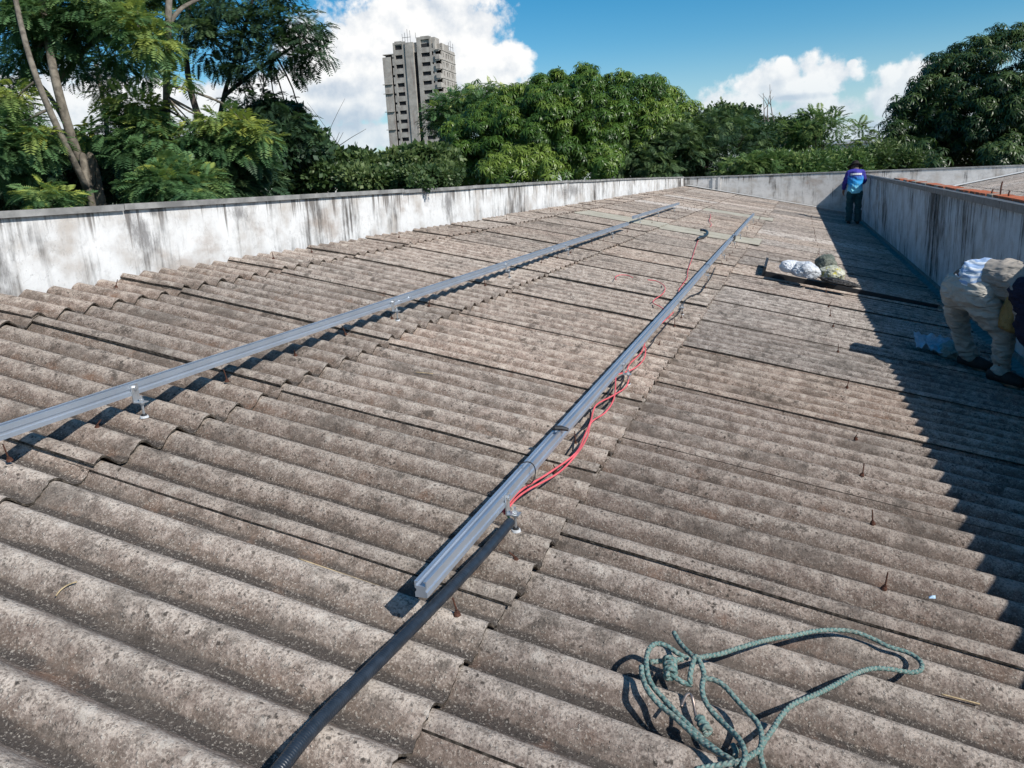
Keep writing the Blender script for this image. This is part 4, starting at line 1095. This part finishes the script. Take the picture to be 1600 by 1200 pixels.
# ------------------------------------------------------------------ unfinished concrete tower
def make_tower():
    m, nt, b = new_mat('raw concrete', rough=.9, spec=.15)
    P = nd(nt, 'ShaderNodeTexCoord').outputs['Object']
    n = noise(nt, P, .5, 6, .6); n2 = noise(nt, mapping(nt, P, (.8, .8, .12)), 1.0, 5, .6)
    c = mixc(nt, sstep(nt, n, .3, .7), (.30, .28, .255), (.44, .415, .38))
    c = mixc(nt, mth(nt, 'MULTIPLY', sstep(nt, n2, .5, .75), .55), c, (.19, .125, .11))
    nt.links.new(c, b.inputs['Base Color'])
    dk = simple('dark interior', (.035, .035, .038), .9, 0, .1, .3, .5)
    sc_ = simple('steel scaffold', (.16, .16, .16), .7, .4, .3, .2)
    depth = 272.0
    near = at(694, 285, depth)
    nx = Vector((near.x, near.y, GZ))
    root = empty('tower_block', nx)
    tag(root, 'unfinished raw concrete tower block with empty window openings rising behind the trees', 'building')
    vd = Vector((near.x, near.y, 0)).normalized()
    right = Vector((vd.y, -vd.x, 0))
    ang = R(19)
    fx = -(right * math.cos(ang)) + vd * math.sin(ang)      # along the front, from the near corner to the left, receding
    sx = (right * math.sin(ang) + vd * math.cos(ang))       # along the side, away
    def MX(u, v, z): return fx * u + sx * v + Vector((0, 0, z))
    FL, NF, Z0 = 2.92, 17, 1.6
    H = 45.5; 
    def obox(mb, u0, u1, v0, v1, z0, z1):
        n_ = len(mb.v)
        for (u, v, z) in ((u0, v0, z0), (u1, v0, z0), (u1, v1, z0), (u0, v1, z0), (u0, v0, z1), (u1, v0, z1), (u1, v1, z1), (u0, v1, z1)): mb.v.append(tuple(MX(u, v, z)))
        mb.f += [tuple(n_ + i for i in q) for q in ((0, 3, 2, 1), (4, 5, 6, 7), (0, 1, 5, 4), (1, 2, 6, 5), (2, 3, 7, 6), (3, 0, 4, 7))]
    W = 18.8; L = 16.0
    ROOFZ = Z0 + NF * FL
    core = MB(); obox(core, 1.0, W - .8, .9, L - 1.2, 0, ROOFZ - .2); core.build('interior', dk, root)
    wl = MB()
    U = lambda f: W * (1 - f)       # fraction from the left edge of the front
    def solid(f0, f1, z1, v0=0.0, th=.35, z0=0.0): obox(wl, U(f1), U(f0), v0, v0 + th, z0, z1)
    solid(0.0, .155, ROOFZ - 1.0, .0); solid(.155, .185, ROOFZ - 1, 1.0)
    solid(.215, .25, ROOFZ + 3.2); solid(.385, .45, ROOFZ + 3.4); solid(.45, .60, ROOFZ + 2.9, -.35, .8)
    solid(.60, .665, ROOFZ + 1, 2.6); solid(.665, .74, ROOFZ + 4.2); solid(.90, .935, ROOFZ + 4.2); solid(.965, 1.0, ROOFZ + 2.5)
    wins = []
    def wincol(f0, f1, wh, sill, tops):
        for k in range(NF + 1):
            z = Z0 + k * FL
            if z > tops: continue
            obox(wl, U(f1), U(f0), .02, .33, z - (FL - sill - wh) if k else 0, z + sill)
            if z + sill + wh < tops + FL: wins.append((U(f1), U(f0), .45, z + sill, z + sill + wh))
        obox(wl, U(f1), U(f0), .02, .33, tops + .0, tops + 1.0)
    wincol(.25, .385, 1.25, .95, ROOFZ + 2.6); wincol(.74, .90, 1.25, .95, ROOFZ + 3.4)
    wincol(.185, .215, .7, 1.3, ROOFZ - 1.2); wincol(.935, .965, .7, 1.3, ROOFZ - .5)
    # slabs lines across the left strip
    for k in (14, 13, 11, 9, 7, 6, 4, 2):
        z = Z0 + k * FL; obox(wl, U(.16), U(-.03), -.45, .1, z - .95, z - .75)
    wl.build('front_wall', m, root)
    ch = MB(); chw = []
    # balcony corner and the side wall
    sd = MB()
    obox(sd, -1.6, -1.25, 1.8, L, 0, .4)
    for k in range(NF + 1):
        z = Z0 + k * FL
        if k < NF:
            obox(sd, -1.6, -1.25, 2.2, L, z - .7, z + .75)
            for (a, b_) in ((2.2, 3.2), (4.0, 6.2), (7.4, 8.4), (9.2, 11.2), (12.0, 13.2), (13.8, L)): obox(sd, -1.6, -1.25, a, b_, z + .75, z + FL - .7)
            for (a, b_) in ((3.2, 4.0), (6.2, 7.4), (8.4, 9.2), (11.2, 12.0), (13.2, 13.8)):
                chw.append((a, b_, z + .75, z + FL - .7))
        # balcony slab and upstand
        obox(ch, -1.55, -.05, -.5, 2.1, z - .18, z)
        if k < NF: obox(ch, -1.55, -.05, -.5, -.3, z, z + 1.35); obox(ch, -1.55, -1.35, -.3, 2.1, z, z + 1.35); obox(ch, -1.5, -.05, -.3, -.05, z + 2.3, z + FL - .18)
        obox(sd, -1.75, -1.6, 1.6, L + .2, z - .1, z + .1)
    obox(sd, -1.6, -1.25, 2.2, 9.5, ROOFZ - .7, ROOFZ + 2.2); obox(sd, -1.6, 6, 2.2, 2.6, ROOFZ, ROOFZ + 2.0); obox(sd, -1.6, -1.25, 9.5, L, ROOFZ - .7, ROOFZ + .9)
    obox(sd, -1.6, -1.2, 1.9, 2.3, 0, ROOFZ)
    sd.build('side_wall', m, root); ch.build('balconies', m, root)
    back = MB(); obox(back, -1.0, W, L - .4, L, 0, ROOFZ); obox(back, W - .4, W, .4, L, 0, ROOFZ - 1); obox(back, -1.2, W, .4, L - .4, ROOFZ - .25, ROOFZ)
    obox(back, U(.66), U(.21), .5, 6.0, ROOFZ, ROOFZ + 2.8); obox(back, U(1.0), U(.67), .5, 5.0, ROOFZ, ROOFZ + 3.9)
    back.build('back_wall', m, root)
    dkc = MB(); obox(dkc, -1.0, 1.0, 2.6, L - .5, 0, ROOFZ - .2); dkc.build('interior', dk, root)
    for (u0, u1, v, z0, z1) in wins:
        q = MB(); obox(q, u0 + .02, u1 - .02, v, v + .12, z0, z1); q.build('window', dk, root)
    for (a, b_, z0, z1) in chw:
        q = MB(); obox(q, -1.05, -.95, a + .01, b_ - .01, z0, z1); q.build('window', dk, root)
    for (u, v, z0, hh) in ((W * .55, .3, ROOFZ + 2.9, 3.2), (W * .50, .3, ROOFZ + 2.9, 4.2), (W * .45, .3, ROOFZ + 3, 3.6), (W * .60, .4, ROOFZ + 3, 2.8), (W * .35, .4, ROOFZ + 4, 1.8), (-1.2, 11, ROOFZ, 3.6), (-1.2, 13, ROOFZ, 4.4), (-1.2, L - .4, ROOFZ, 3.8), (-1.2, 9.8, ROOFZ, 2.6)):
        q = MB(); q.tube([MX(u, v, z0), MX(u, v, z0 + hh)], .07, 5); q.build('scaffold_pole', sc_, root)
    q = MB(); q.tube([MX(-1.2, 9.5, ROOFZ + 2.4), MX(-1.2, L, ROOFZ + 2.4)], .07, 5); q.build('scaffold_pole', sc_, root)
    q = MB(); q.tube([MX(W * .6, .4, ROOFZ + 4.6), MX(W * .44, .4, ROOFZ + 4.6)], .07, 5); q.build('scaffold_pole', sc_, root)
make_tower()

# ------------------------------------------------------------------ far low buildings
def far_block(label, px0, px1, pytop, depth, colr, arch=False, rows=2):
    a = at(px0, pytop, depth); b = at(px1, pytop, depth); z = a.z
    root = empty('warehouse' if arch else 'low_building', (a.x, a.y, GZ)); tag(root, label, 'building')
    d = Vector((b.x - a.x, b.y - a.y, 0)); L = d.length; d.normalize(); n_ = Vector((-d.y, d.x, 0))
    mt = simple('painted facade', colr, .8, 0, .3, .1, .3)
    H = z - GZ; M = Matrix(((d.x, n_.x, 0, 0), (d.y, n_.y, 0, 0), (0, 0, 1, 0), (0, 0, 0, 1)))
    MB().box((0, 0, 0), (L, L * .6, H), M).build('wall', mt, root)
    if arch:
        P_ = [(L * (i / 16), H + .02 + math.sin(math.pi * i / 16) * L * .055) for i in range(17)]
        mb = MB(); n = len(P_)
        mb.v = [tuple(M @ Vector((x, -.6, zz))) for x, zz in P_] + [tuple(M @ Vector((x, L * .62, zz))) for x, zz in P_]
        mb.f = [(i, i + 1, n + i + 1, n + i) for i in range(n - 1)] + [tuple(range(n)), tuple(n + i for i in reversed(range(n)))] + [(0, n, 2 * n - 1, n - 1)]
        mb.build('roof', simple('grey roof sheet', (.33, .36, .39), .6, .2, .4, .1), root)
    else:
        MB().box((-.3, -.3, H), (L + .3, L * .6, H + .5), M).build('roof', simple('tile roof', (.30, .20, .15), .8, 0, .3, .2), root)
        nw = max(3, int(L / 4))
        for r_ in range(rows):
            for i in range(nw):
                x = (i + .5) * L / nw
                MB().box((x - .6, -.06, H - 2.4 - 3 * r_), (x + .6, .1, H - 1.2 - 3 * r_), M).build('window', M_deck, root)
far_block('white arched-roof hall seen through the airy tree at right', 1296, 1420, 226, 150, (.70, .71, .72), True)
far_block('pale low building far off below the cloud, left of the tower', 470, 545, 246, 210, (.55, .53, .50))
far_block('small pale building glimpsed under the tower trees', 760, 800, 268, 120, (.62, .60, .57))
# far tree belt that reads as one mass
rngb = np.random.default_rng(9)
P = []; S = []
for k in range(5200):
    a = rngb.uniform(-1.3, .75); d_ = rngb.uniform(230, 420)
    P.append((math.sin(a) * d_, math.cos(a) * d_, GZ + abs(rngb.normal(0, 2.2)) + (2.2 if rngb.random() < .6 else .5))); S.append(rngb.uniform(1.6, 3.2))
P = np.array(P); Dd = rngb.normal(0, .4, P.shape) + [0, 0, 1]
fb = foliage('distant_wood', 'leaf', P, Dd, np.array(S), rngb.uniform(.1, .6, len(P)), M_shrub, None, 9)
tag(fb, 'far belt of low trees along the horizon', kind='stuff')

# ------------------------------------------------------------------ people
def skinned(name, V, E_, Rr, mat, parent, sub=2, root=0, disp=0.0, dscale=.12, seed=0, voxel=.011, smooth=6, flat=()):
    """one continuous skin: tapered capsules along the edges, fused by a voxel remesh"""
    mb = MB()
    def rad(r_): return r_ if hasattr(r_, '__len__') else (r_, r_)
    V = [Vector(v) for v in V]
    def ring(c, t, r_):
        t = t.normalized(); sx_ = Vector((1, 0, 0)) - t * t.x
        if sx_.length < .35: sx_ = Vector((0, 1, 0)) - t * t.y
        sx_.normalize(); sy_ = t.cross(sx_)
        return [tuple(c + sx_ * math.cos(2 * math.pi * k / 16) * r_[0] + sy_ * math.sin(2 * math.pi * k / 16) * r_[1]) for k in range(16)]
    for (a, b) in E_:
        pa, pb, ra, rb = V[a], V[b], rad(Rr[a]), rad(Rr[b]); t = pb - pa; L_ = t.length
        if L_ < 1e-5: continue
        tn = t / L_; rings = []
        for th in (() if a in flat else (80, 55, 30)):
            c_ = math.cos(R(th)); s_ = math.sin(R(th)); rings.append((pa - tn * min(ra) * s_, (ra[0] * c_, ra[1] * c_)))
        for q in range(7):
            f = q / 6; rings.append((pa.lerp(pb, f), (ra[0] + (rb[0] - ra[0]) * f, ra[1] + (rb[1] - ra[1]) * f)))
        for th in (() if b in flat else (30, 55, 80)):
            c_ = math.cos(R(th)); s_ = math.sin(R(th)); rings.append((pb + tn * min(rb) * s_, (rb[0] * c_, rb[1] * c_)))
        n0 = len(mb.v)
        for (c, r_) in rings: mb.v += ring(c, tn, r_)
        for i in range(len(rings) - 1):
            for k in range(16): mb.f.append((n0 + i * 16 + k, n0 + i * 16 + (k + 1) % 16, n0 + (i + 1) * 16 + (k + 1) % 16, n0 + (i + 1) * 16 + k))
        mb.f.append(tuple(n0 + k for k in reversed(range(16)))); mb.f.append(tuple(n0 + (len(rings) - 1) * 16 + k for k in range(16)))
    o = mb.build(name, mat, parent)
    rm = o.modifiers.new('fuse', 'REMESH'); rm.mode = 'VOXEL'; rm.voxel_size = voxel; rm.use_smooth_shade = True
    sm = o.modifiers.new('smooth', 'SMOOTH'); sm.factor = .5; sm.iterations = smooth
    if disp:
        from mathutils import noise as mn
        dg = bpy.context.evaluated_depsgraph_get(); dg.update()
        me2 = bpy.data.meshes.new_from_object(o.evaluated_get(dg)); o.modifiers.clear(); o.data = me2; me2.name = name
        k1 = .55 / dscale; co = [v.co.copy() for v in me2.vertices]; no = [v.normal.copy() for v in me2.vertices]
        for v, p_, n_ in zip(me2.vertices, co, no):
            q_ = Vector((p_.x * k1 * .55 + p_.z * 3, p_.y * k1 * .55, p_.z * k1 * 1.5 + p_.x * 4)) + Vector((seed, 2.3, 5.1))
            w_ = mn.noise(p_ * 9) * .6
            f_ = (1 - abs(mn.noise(q_ + Vector((w_, w_, w_)))) * 2.6) * .6 + (1 - abs(mn.noise(q_ * 2.1)) * 2.4) * .28 + mn.noise(p_ * 5) * .3
            v.co = p_ + n_ * disp * (f_ - .3)
        me2.polygons.foreach_set('use_smooth', [True] * len(me2.polygons)); me2.update()
    return o
def add_hand(V, E_, Rr, wi, d, n, s=1.0):
    """palm and five fingers from wrist vertex wi along d, palm normal n"""
    d = Vector(d).normalized(); n = Vector(n); n = (n - d * n.dot(d)).normalized(); sd = d.cross(n)
    w0 = Vector(V[wi])
    pi = len(V); V.append(w0 + d * .055 * s); Rr.append((.034 * s, .020 * s)); E_.append((wi, pi))
    for k, (off, L) in enumerate(((-.028, .062), (-.010, .074), (.010, .070), (.027, .055))):
        a = len(V); b0 = w0 + d * .095 * s + sd * off * s
        V += [b0, b0 + d * L * .5 * s + n * .012 * s, b0 + d * L * .85 * s + n * .034 * s]
        Rr += [.0095 * s, .0085 * s, .0075 * s]
        E_ += [(pi, a), (a, a + 1), (a + 1, a + 2)]
    a = len(V); b0 = w0 + d * .045 * s - sd * .036 * s
    V += [b0, b0 + (d * .03 - sd * .026 + n * .008) * s, b0 + (d * .062 - sd * .030 + n * .02) * s]
    Rr += [.012 * s, .010 * s, .008 * s]; E_ += [(pi, a), (a, a + 1), (a + 1, a + 2)]
M_skin = simple('brown skin', (.20, .105, .065), .55, 0, .35, .12, 20)
def cloth(name, col, var=.2, sc_=40):
    m = simple(name, col, .9, 0, .15, var, sc_); nt = m.node_tree; b = nt.nodes['Principled BSDF']
    P = nd(nt, 'ShaderNodeTexCoord').outputs['Object']
    a = mth(nt, 'ABSOLUTE', mth(nt, 'SUBTRACT', noise(nt, mapping(nt, P, (5, 5, 15), (0, 0, 0), (.3, .35, 0)), 1.0, 3, .55, dist=.8), .5))
    h = mth(nt, 'ADD', mth(nt, 'MULTIPLY', sstep(nt, a, .0, .16), 1.0), mth(nt, 'MULTIPLY', noise(nt, P, 35, 3, .6), .12))
    bump(nt, b, h, .5, .018); return m
M_khaki = cloth('khaki work trousers', (.43, .41, .365), .06)
M_greyshirt = cloth('grey-beige shirt', (.30, .275, .245), .08)
M_navy = cloth('dark navy sleeve', (.022, .022, .040))
M_teal_tr = cloth('dark teal trousers', (.030, .078, .084))
M_boot = simple('dark boot', (.03, .026, .024), .7, 0, .3, .2)
M_hat = cloth('dark hat cloth', (.025, .022, .022))
M_scarf = cloth('brown neck cloth', (.13, .10, .085))

def make_stripe_mat():
    m, nt, b = new_mat('blue and white striped waistband', rough=.9, spec=.15)
    P = nd(nt, 'ShaderNodeTexCoord').outputs['Object']
    s_ = nd(nt, 'ShaderNodeTexWave', {'Vector': P, 'Scale': 8.0, 'Distortion': 7.0, 'Detail': 3.0}, wave_type='BANDS', bands_direction='Z')
    c = mixc(nt, sstep(nt, s_.outputs['Fac'], .35, .6), (.30, .42, .62), (.72, .76, .80))
    nt.links.new(c, b.inputs['Base Color']); return m
M_stripe = make_stripe_mat()
def make_jersey():
    m, nt, b = new_mat('purple to cyan jersey', rough=.75, spec=.2)
    P = nd(nt, 'ShaderNodeTexCoord').outputs['Object']
    s_ = nd(nt, 'ShaderNodeSeparateXYZ', {0: P}); x, z = s_.outputs[0], s_.outputs[2]
    rays = noise(nt, nd(nt, 'ShaderNodeCombineXYZ', {0: mth(nt, 'MULTIPLY', mth(nt, 'DIVIDE', x, mth(nt, 'SUBTRACT', 1.75, z)), 22.0), 1: mth(nt, 'MULTIPLY', z, .8), 2: 0.0}).outputs[0], 1.0, 2, .5)
    t = mth(nt, 'ADD', z, mth(nt, 'MULTIPLY', mth(nt, 'SUBTRACT', rays, .5), .55))
    c = mixc(nt, sstep(nt, t, 1.36, 1.16), (.050, .045, .30), (.03, .30, .66))
    c = mixc(nt, sstep(nt, t, 1.14, .93), c, (.26, .66, .76))
    arm = sstep(nt, mth(nt, 'ABSOLUTE', x), .20, .215)
    c = mixc(nt, arm, c, (.05, .035, .22))
    nt.links.new(c, b.inputs['Base Color']); return m
M_jersey = make_jersey()

def person_back():
    loc = Vector((1.41, 24.4, -1.41 * TS))
    root = empty('person', loc, R(4))
    tag(root, 'person in purple-to-blue long-sleeved shirt and dark hat, back turned, at the far corner', 'person')
    # body
    V = [(0, 0, .94), (0, 0, 1.10), (0, .02, 1.30), (0, .05, 1.44), (0, .12, 1.49), (0, .20, 1.55), (0, .23, 1.62),
         (-.10, 0, .90), (-.115, .02, .50), (-.12, -.03, .09), (-.13, .11, .035), (.10, 0, .90), (.105, .03, .50), (.11, -.01, .09), (.115, .14, .035),
         (-.18, .03, 1.38), (-.255, .05, 1.13), (-.27, .16, .93), (.18, .03, 1.38), (.24, .13, 1.16), (.22, .34, 1.10),
         (0, .30, 1.53)]
    E_ = [(0, 1), (1, 2), (2, 3), (3, 4), (4, 5), (5, 6), (0, 7), (7, 8), (8, 9), (9, 10), (0, 11), (11, 12), (12, 13), (13, 14), (2, 15), (15, 16), (16, 17), (2, 18), (18, 19), (19, 20), (5, 21)]
    Rr = [(.14, .10), (.13, .095), (.14, .10), .055, .055, (.082, .10), .072, .085, .055, .04, .035, .085, .055, .04, .035, .055, .042, .03, .055, .042, .03, .022]
    add_hand(V, E_, Rr, 17, (-.05, .35, -.9), (.6, .3, 0)); add_hand(V, E_, Rr, 20, (0, 1, -.1), (0, 0, -1))
    skinned('body', V, E_, Rr, M_skin, root, voxel=.007, smooth=3)
    T = [(0, 0, .99), (0, 0, .90), (-.10, 0, .86), (-.115, .02, .50), (-.12, -.02, .10), (.10, 0, .86), (.105, .03, .50), (.11, 0, .08)]
    skinned('trousers', T, [(0, 1), (1, 2), (2, 3), (3, 4), (1, 5), (5, 6), (6, 7)], [(.165, .115), (.165, .12), (.105, .11), (.092, .092), (.082, .085), (.105, .11), (.092, .092), (.082, .085)], M_teal_tr, root, disp=.025, flat=(0, 4, 7))
    S_ = [(0, .0, .84), (0, .0, 1.06), (0, .01, 1.28), (0, .03, 1.40), (0, .07, 1.47), (-.17, .02, 1.385), (-.26, .04, 1.14), (-.272, .14, .96), (.17, .02, 1.385), (.245, .12, 1.17), (.225, .30, 1.11)]
    skinned('shirt', S_, [(0, 1), (1, 2), (2, 3), (3, 4), (3, 5), (5, 6), (6, 7), (3, 8), (8, 9), (9, 10)], [(.200, .135), (.190, .13), (.205, .135), (.165, .105), .065, .085, .070, .055, .085, .070, .055], M_jersey, root, disp=.015, flat=(0, 7, 10))
    for sx in (-1, 1):
        b_ = MB(); bx = -.12 if sx < 0 else .11
        b_.tube([(bx, -.09, .045), (bx, -.03, .055), (bx, .06, .05), (bx, .16, .035)], [.04, .05, .05, .035], 10); b_.build('boot', M_boot, root, True)
    # hat with wide brim and neck cloth
    hb = MB(); prof = [(.0, 1.765), (.075, 1.76), (.105, 1.72), (.115, 1.655), (.215, 1.625), (.22, 1.618), (.10, 1.643), (.09, 1.64)]
    n = 18
    for (rr, z) in prof:
        for k in range(n):
            a = 2 * math.pi * k / n; wob = .014 * math.sin(3 * a) if rr > .12 else 0
            hb.v.append((rr * math.cos(a), .215 + rr * 1.1 * math.sin(a) , z - .065 + wob - .35 * rr * math.sin(a)))
    for i in range(len(prof) - 1):
        for k in range(n): hb.f.append((i * n + k, i * n + (k + 1) % n, (i + 1) * n + (k + 1) % n, (i + 1) * n + k))
    hb.build('hat', M_hat, root, True)
    nc = MB(); nc.tube([(0, .08, 1.40), (0, .11, 1.47), (0, .17, 1.54), (0, .20, 1.58)], [.11, .09, .10, .10], 14); nc.build('neck_cloth', M_scarf, root, True)
    # white lettering across the shoulders
    bm_ = simple('white print', (.80, .80, .82), .7, 0, .2, .04)
    lb = MB()
    def wrap(x, z): 
        a = x / .205; return Vector((.212 * math.sin(a), .015 - .150 * math.cos(a), z - .03 * (1 - math.cos(a))))
    for (x0, x1) in ((-.155, -.128), (-.120, -.098), (-.090, -.05), (-.046, -.008), (-.004, .05), (.054, .098), (.102, .150)):
        n0 = len(lb.v)
        for z in (1.335, 1.385):
            for q in range(4):
                p_ = wrap(x0 + (x1 - x0) * q / 3, z); lb.v.append(tuple(p_)); 
        for q in range(3): lb.f.append((n0 + q, n0 + q + 1, n0 + 4 + q + 1, n0 + 4 + q))
    lo = lb.build('print_band', bm_, root, fix=False); so_ = lo.modifiers.new('thickness', 'SOLIDIFY'); so_.thickness = .012
person_back()

def person_bent():
    base = roof_pt(1545, 590)
    root = empty('person', base); tag(root, 'person in khaki trousers bending down at the shaded wall, at the right edge', 'person')
    Lc = lambda p: Vector(p) - base
    J = {}
    J['anA'] = Lc(on_y(1516, 566, 6.90)); J['knA'] = Lc(on_y(1500, 512, 6.78)); J['hipA'] = Lc(on_y(1498, 452, 6.62))
    J['anB'] = Lc(on_y(1563, 590, 6.52)); J['knB'] = Lc(on_y(1566, 520, 6.42)); J['hipB'] = Lc(on_y(1530, 460, 6.38))
    pel = (J['hipA'] + J['hipB']) / 2 + Vector((-.01, .0, .07)); J['pel'] = pel
    J['waist'] = Lc(on_y(1549, 437, 6.42)); J['chest'] = Lc(on_y(1598, 446, 6.32)); J['neck'] = Lc(on_y(1634, 470, 6.18)); J['head'] = Lc(on_y(1650, 500, 6.10)); J['crown'] = Lc(on_y(1660, 520, 6.05))
    J['shA'] = J['chest'] + Vector((.11, .08, -.03)); J['shB'] = J['chest'] + Vector((-.02, -.17, -.03))
    J['elA'] = J['shA'] + Vector((.05, -.02, -.27)); J['wrA'] = J['elA'] + Vector((.03, -.10, -.20))
    J['elB'] = J['shB'] + Vector((.04, -.06, -.27)); J['wrB'] = J['elB'] + Vector((.08, -.02, -.20))
    fw_ = Vector((.62, -.78, 0)).normalized()
    names = ['pel', 'waist', 'chest', 'neck', 'head', 'crown', 'hipA', 'knA', 'anA', 'hipB', 'knB', 'anB', 'shA', 'elA', 'wrA', 'shB', 'elB', 'wrB']
    V = [J[n] for n in names]; ix = {n: i for i, n in enumerate(names)}
    E_ = [(ix[a], ix[b]) for a, b in (('pel', 'waist'), ('waist', 'chest'), ('chest', 'neck'), ('neck', 'head'), ('head', 'crown'), ('pel', 'hipA'), ('hipA', 'knA'), ('knA', 'anA'), ('pel', 'hipB'), ('hipB', 'knB'), ('knB', 'anB'), ('chest', 'shA'), ('shA', 'elA'), ('elA', 'wrA'), ('chest', 'shB'), ('shB', 'elB'), ('elB', 'wrB'))]
    Rr = [.12, .11, .125, .05, .085, .075, .08, .045, .03, .08, .045, .03, .055, .042, .028, .055, .042, .028]
    for an in ('anA', 'anB'):
        t = len(V); V.append(J[an] + fw_ * .13 + Vector((0, 0, -.05))); Rr.append(.032); E_.append((ix[an], t))
    ns = len(V); V.append(J['head'] + Vector((.05, -.08, -.05))); Rr.append(.022); E_.append((ix['head'], ns))
    add_hand(V, E_, Rr, ix['wrA'], (0.1, -.2, -1), (-.5, .5, 0)); add_hand(V, E_, Rr, ix['wrB'], (.2, -.1, -1), (-.5, .5, 0))
    skinned('body', V, E_, Rr, M_skin, root, voxel=.007, smooth=3)
    up = Vector((0, 0, 1))
    mid = lambda a, b, t: J[a].lerp(J[b], t)
    T = [mid('pel', 'waist', .35), J['pel'] + Vector((-.02, .02, -.05)), J['hipA'], mid('hipA', 'knA', .5) + Vector((-.02, 0, 0)), J['knA'], mid('knA', 'anA', .55), J['anA'] + up * .05,
         J['hipB'], mid('hipB', 'knB', .5) + Vector((.0, -.01, .0)), J['knB'] + Vector((.01, -.015, 0)), mid('knB', 'anB', .55), J['anB'] + up * .05]
    skinned('trousers', T, [(0, 1), (1, 2), (2, 3), (3, 4), (4, 5), (5, 6), (1, 7), (7, 8), (8, 9), (9, 10), (10, 11)],
            [.132, .148, .120, .086, .068, .058, .064, .122, .102, .074, .060, .066], M_khaki, root, root=1, disp=.020, dscale=.045, flat=(6, 11))
    cr = MB()
    S_ = [mid('pel', 'waist', .75) + up * .01, J['waist'] + Vector((.02, -.01, .01)), mid('waist', 'chest', .5) + up * .02, J['chest'], J['neck'], J['shA'], J['elA'], J['shB'], J['elB']]
    skinned('shirt', S_, [(0, 1), (1, 2), (2, 3), (3, 4), (3, 5), (5, 6), (3, 7), (7, 8)], [.138, .142, .146, .138, .075, .085, .068, .085, .068], M_greyshirt, root, root=1, disp=.018, dscale=.05, flat=(0,))
    Wb = [mid('pel', 'waist', .10) + up * .008, mid('pel', 'waist', .55) + up * .012, mid('pel', 'waist', .8) + up * .01]
    skinned('waistband', Wb, [(0, 1), (1, 2)], [.154, .153, .146], M_stripe, root, root=1, disp=.02, dscale=.05, flat=(0, 2))
    for (s0, e0, w0) in (('shA', 'elA', 'wrA'), ('shB', 'elB', 'wrB')):
        Sl = [J[s0].lerp(J['chest'], .25), J[s0], J[e0], mid(e0, w0, .7)]
        skinned('sleeve', Sl, [(0, 1), (1, 2), (2, 3)], [.10, .092, .074, .05], M_navy, root, sub=2, root=1, disp=.03, dscale=.06)
    for an in ('anA', 'anB'):
        b_ = MB(); a = J[an]
        zz = roof_z(base.x + a.x, base.y + a.y) - base.z + .045
        q = Vector((a.x, a.y, zz))
        b_.tube([q - fw_ * .09 + up * .0, q - fw_ * .02 + up * .012, q + fw_ * .08, q + fw_ * .19 - up * .012], [.042, .052, .05, .034], 10); b_.build('boot', M_boot, root, True)
    # short tie string at the back of the waist
    t0 = J['pel'] + Vector((-.10, -.09, .07))
    MB().tube(catmull([t0, t0 + Vector((.02, -.02, -.02)), t0 + Vector((.05, -.03, -.005)), t0 + Vector((.09, -.03, -.01))], 4), .005, 5).build('tie_string', M_white_seal, root)
    # hair
    hr = MB(); hr.tube([J['head'] + Vector((-.03, .03, .04)), J['crown'] + Vector((0, .01, .02)), J['crown'] + Vector((.02, -.02, -.03))], [.085, .082, .05], 12); hr.build('hair', simple('black hair', (.012, .010, .009), .6, 0, .3, .2), root, True)
person_bent()
# yellow sack beside the bending person
ys = lump('sack', on_y(1592, 480, 6.25) + Vector((0, 0, -.04)), (.10, .10, .22), 31, make_bag_mat('mustard sack', (.26, .17, .055), (.36, .25, .09)), 'mustard yellow sack in front of the bending person', 'sack', amp=.15)
# translucent plastic sheet and crumpled glove by the feet
def crumple_sheet(name, px, py, w_, h_, mat, label, cat, seed, rz=0.0, amp=.05):
    from mathutils import noise as mn
    n, m_ = 26, 16; V = []; F = []; c = roof_pt(px, py)
    for i in range(n + 1):
        for j in range(m_ + 1):
            u, v = (i / n - .5), (j / m_ - .5)
            x, y = u * w_, v * h_ * (1 + .35 * u)
            z = abs(mn.noise(Vector((u * 5 + seed, v * 6, 1)))) * amp * 1.6 + mn.noise(Vector((u * 13, v * 15 + seed, 2))) * amp * .3 + .03 + .10 * max(0, v + .2)
            X = c.x + x * math.cos(rz) - y * math.sin(rz); Y = c.y + x * math.sin(rz) + y * math.cos(rz)
            V.append((X - c.x, Y - c.y, max(-(X) * TS + z, roof_z(X, Y) + .006) - c.z))
    for i in range(n):
        for j in range(m_): a = i * (m_ + 1) + j; F.append((a, a + m_ + 1, a + m_ + 2, a + 1))
    o = mesh_obj(name, V, F, mat, None, True); o.location = c
    sm = o.modifiers.new('thickness', 'SOLIDIFY'); sm.thickness = .002
    return tag(o, label, cat)
crumple_sheet('plastic_sheet', 1464, 552, .34, .28, make_bag_mat('dusty clear plastic', (.34, .42, .50), (.52, .60, .68)), 'crumpled pale blue plastic sheet left of the bending person', 'plastic sheet', 5)
lump('work_glove', roof_pt(1490, 560) + Vector((0, 0, .05)), (.09, .10, .08), 41, make_bag_mat('pale green glove cloth', (.22, .27, .25), (.36, .42, .39)), 'crumpled pale green work gloves at the foot of the bending person', 'gloves', amp=.45, freq=13)
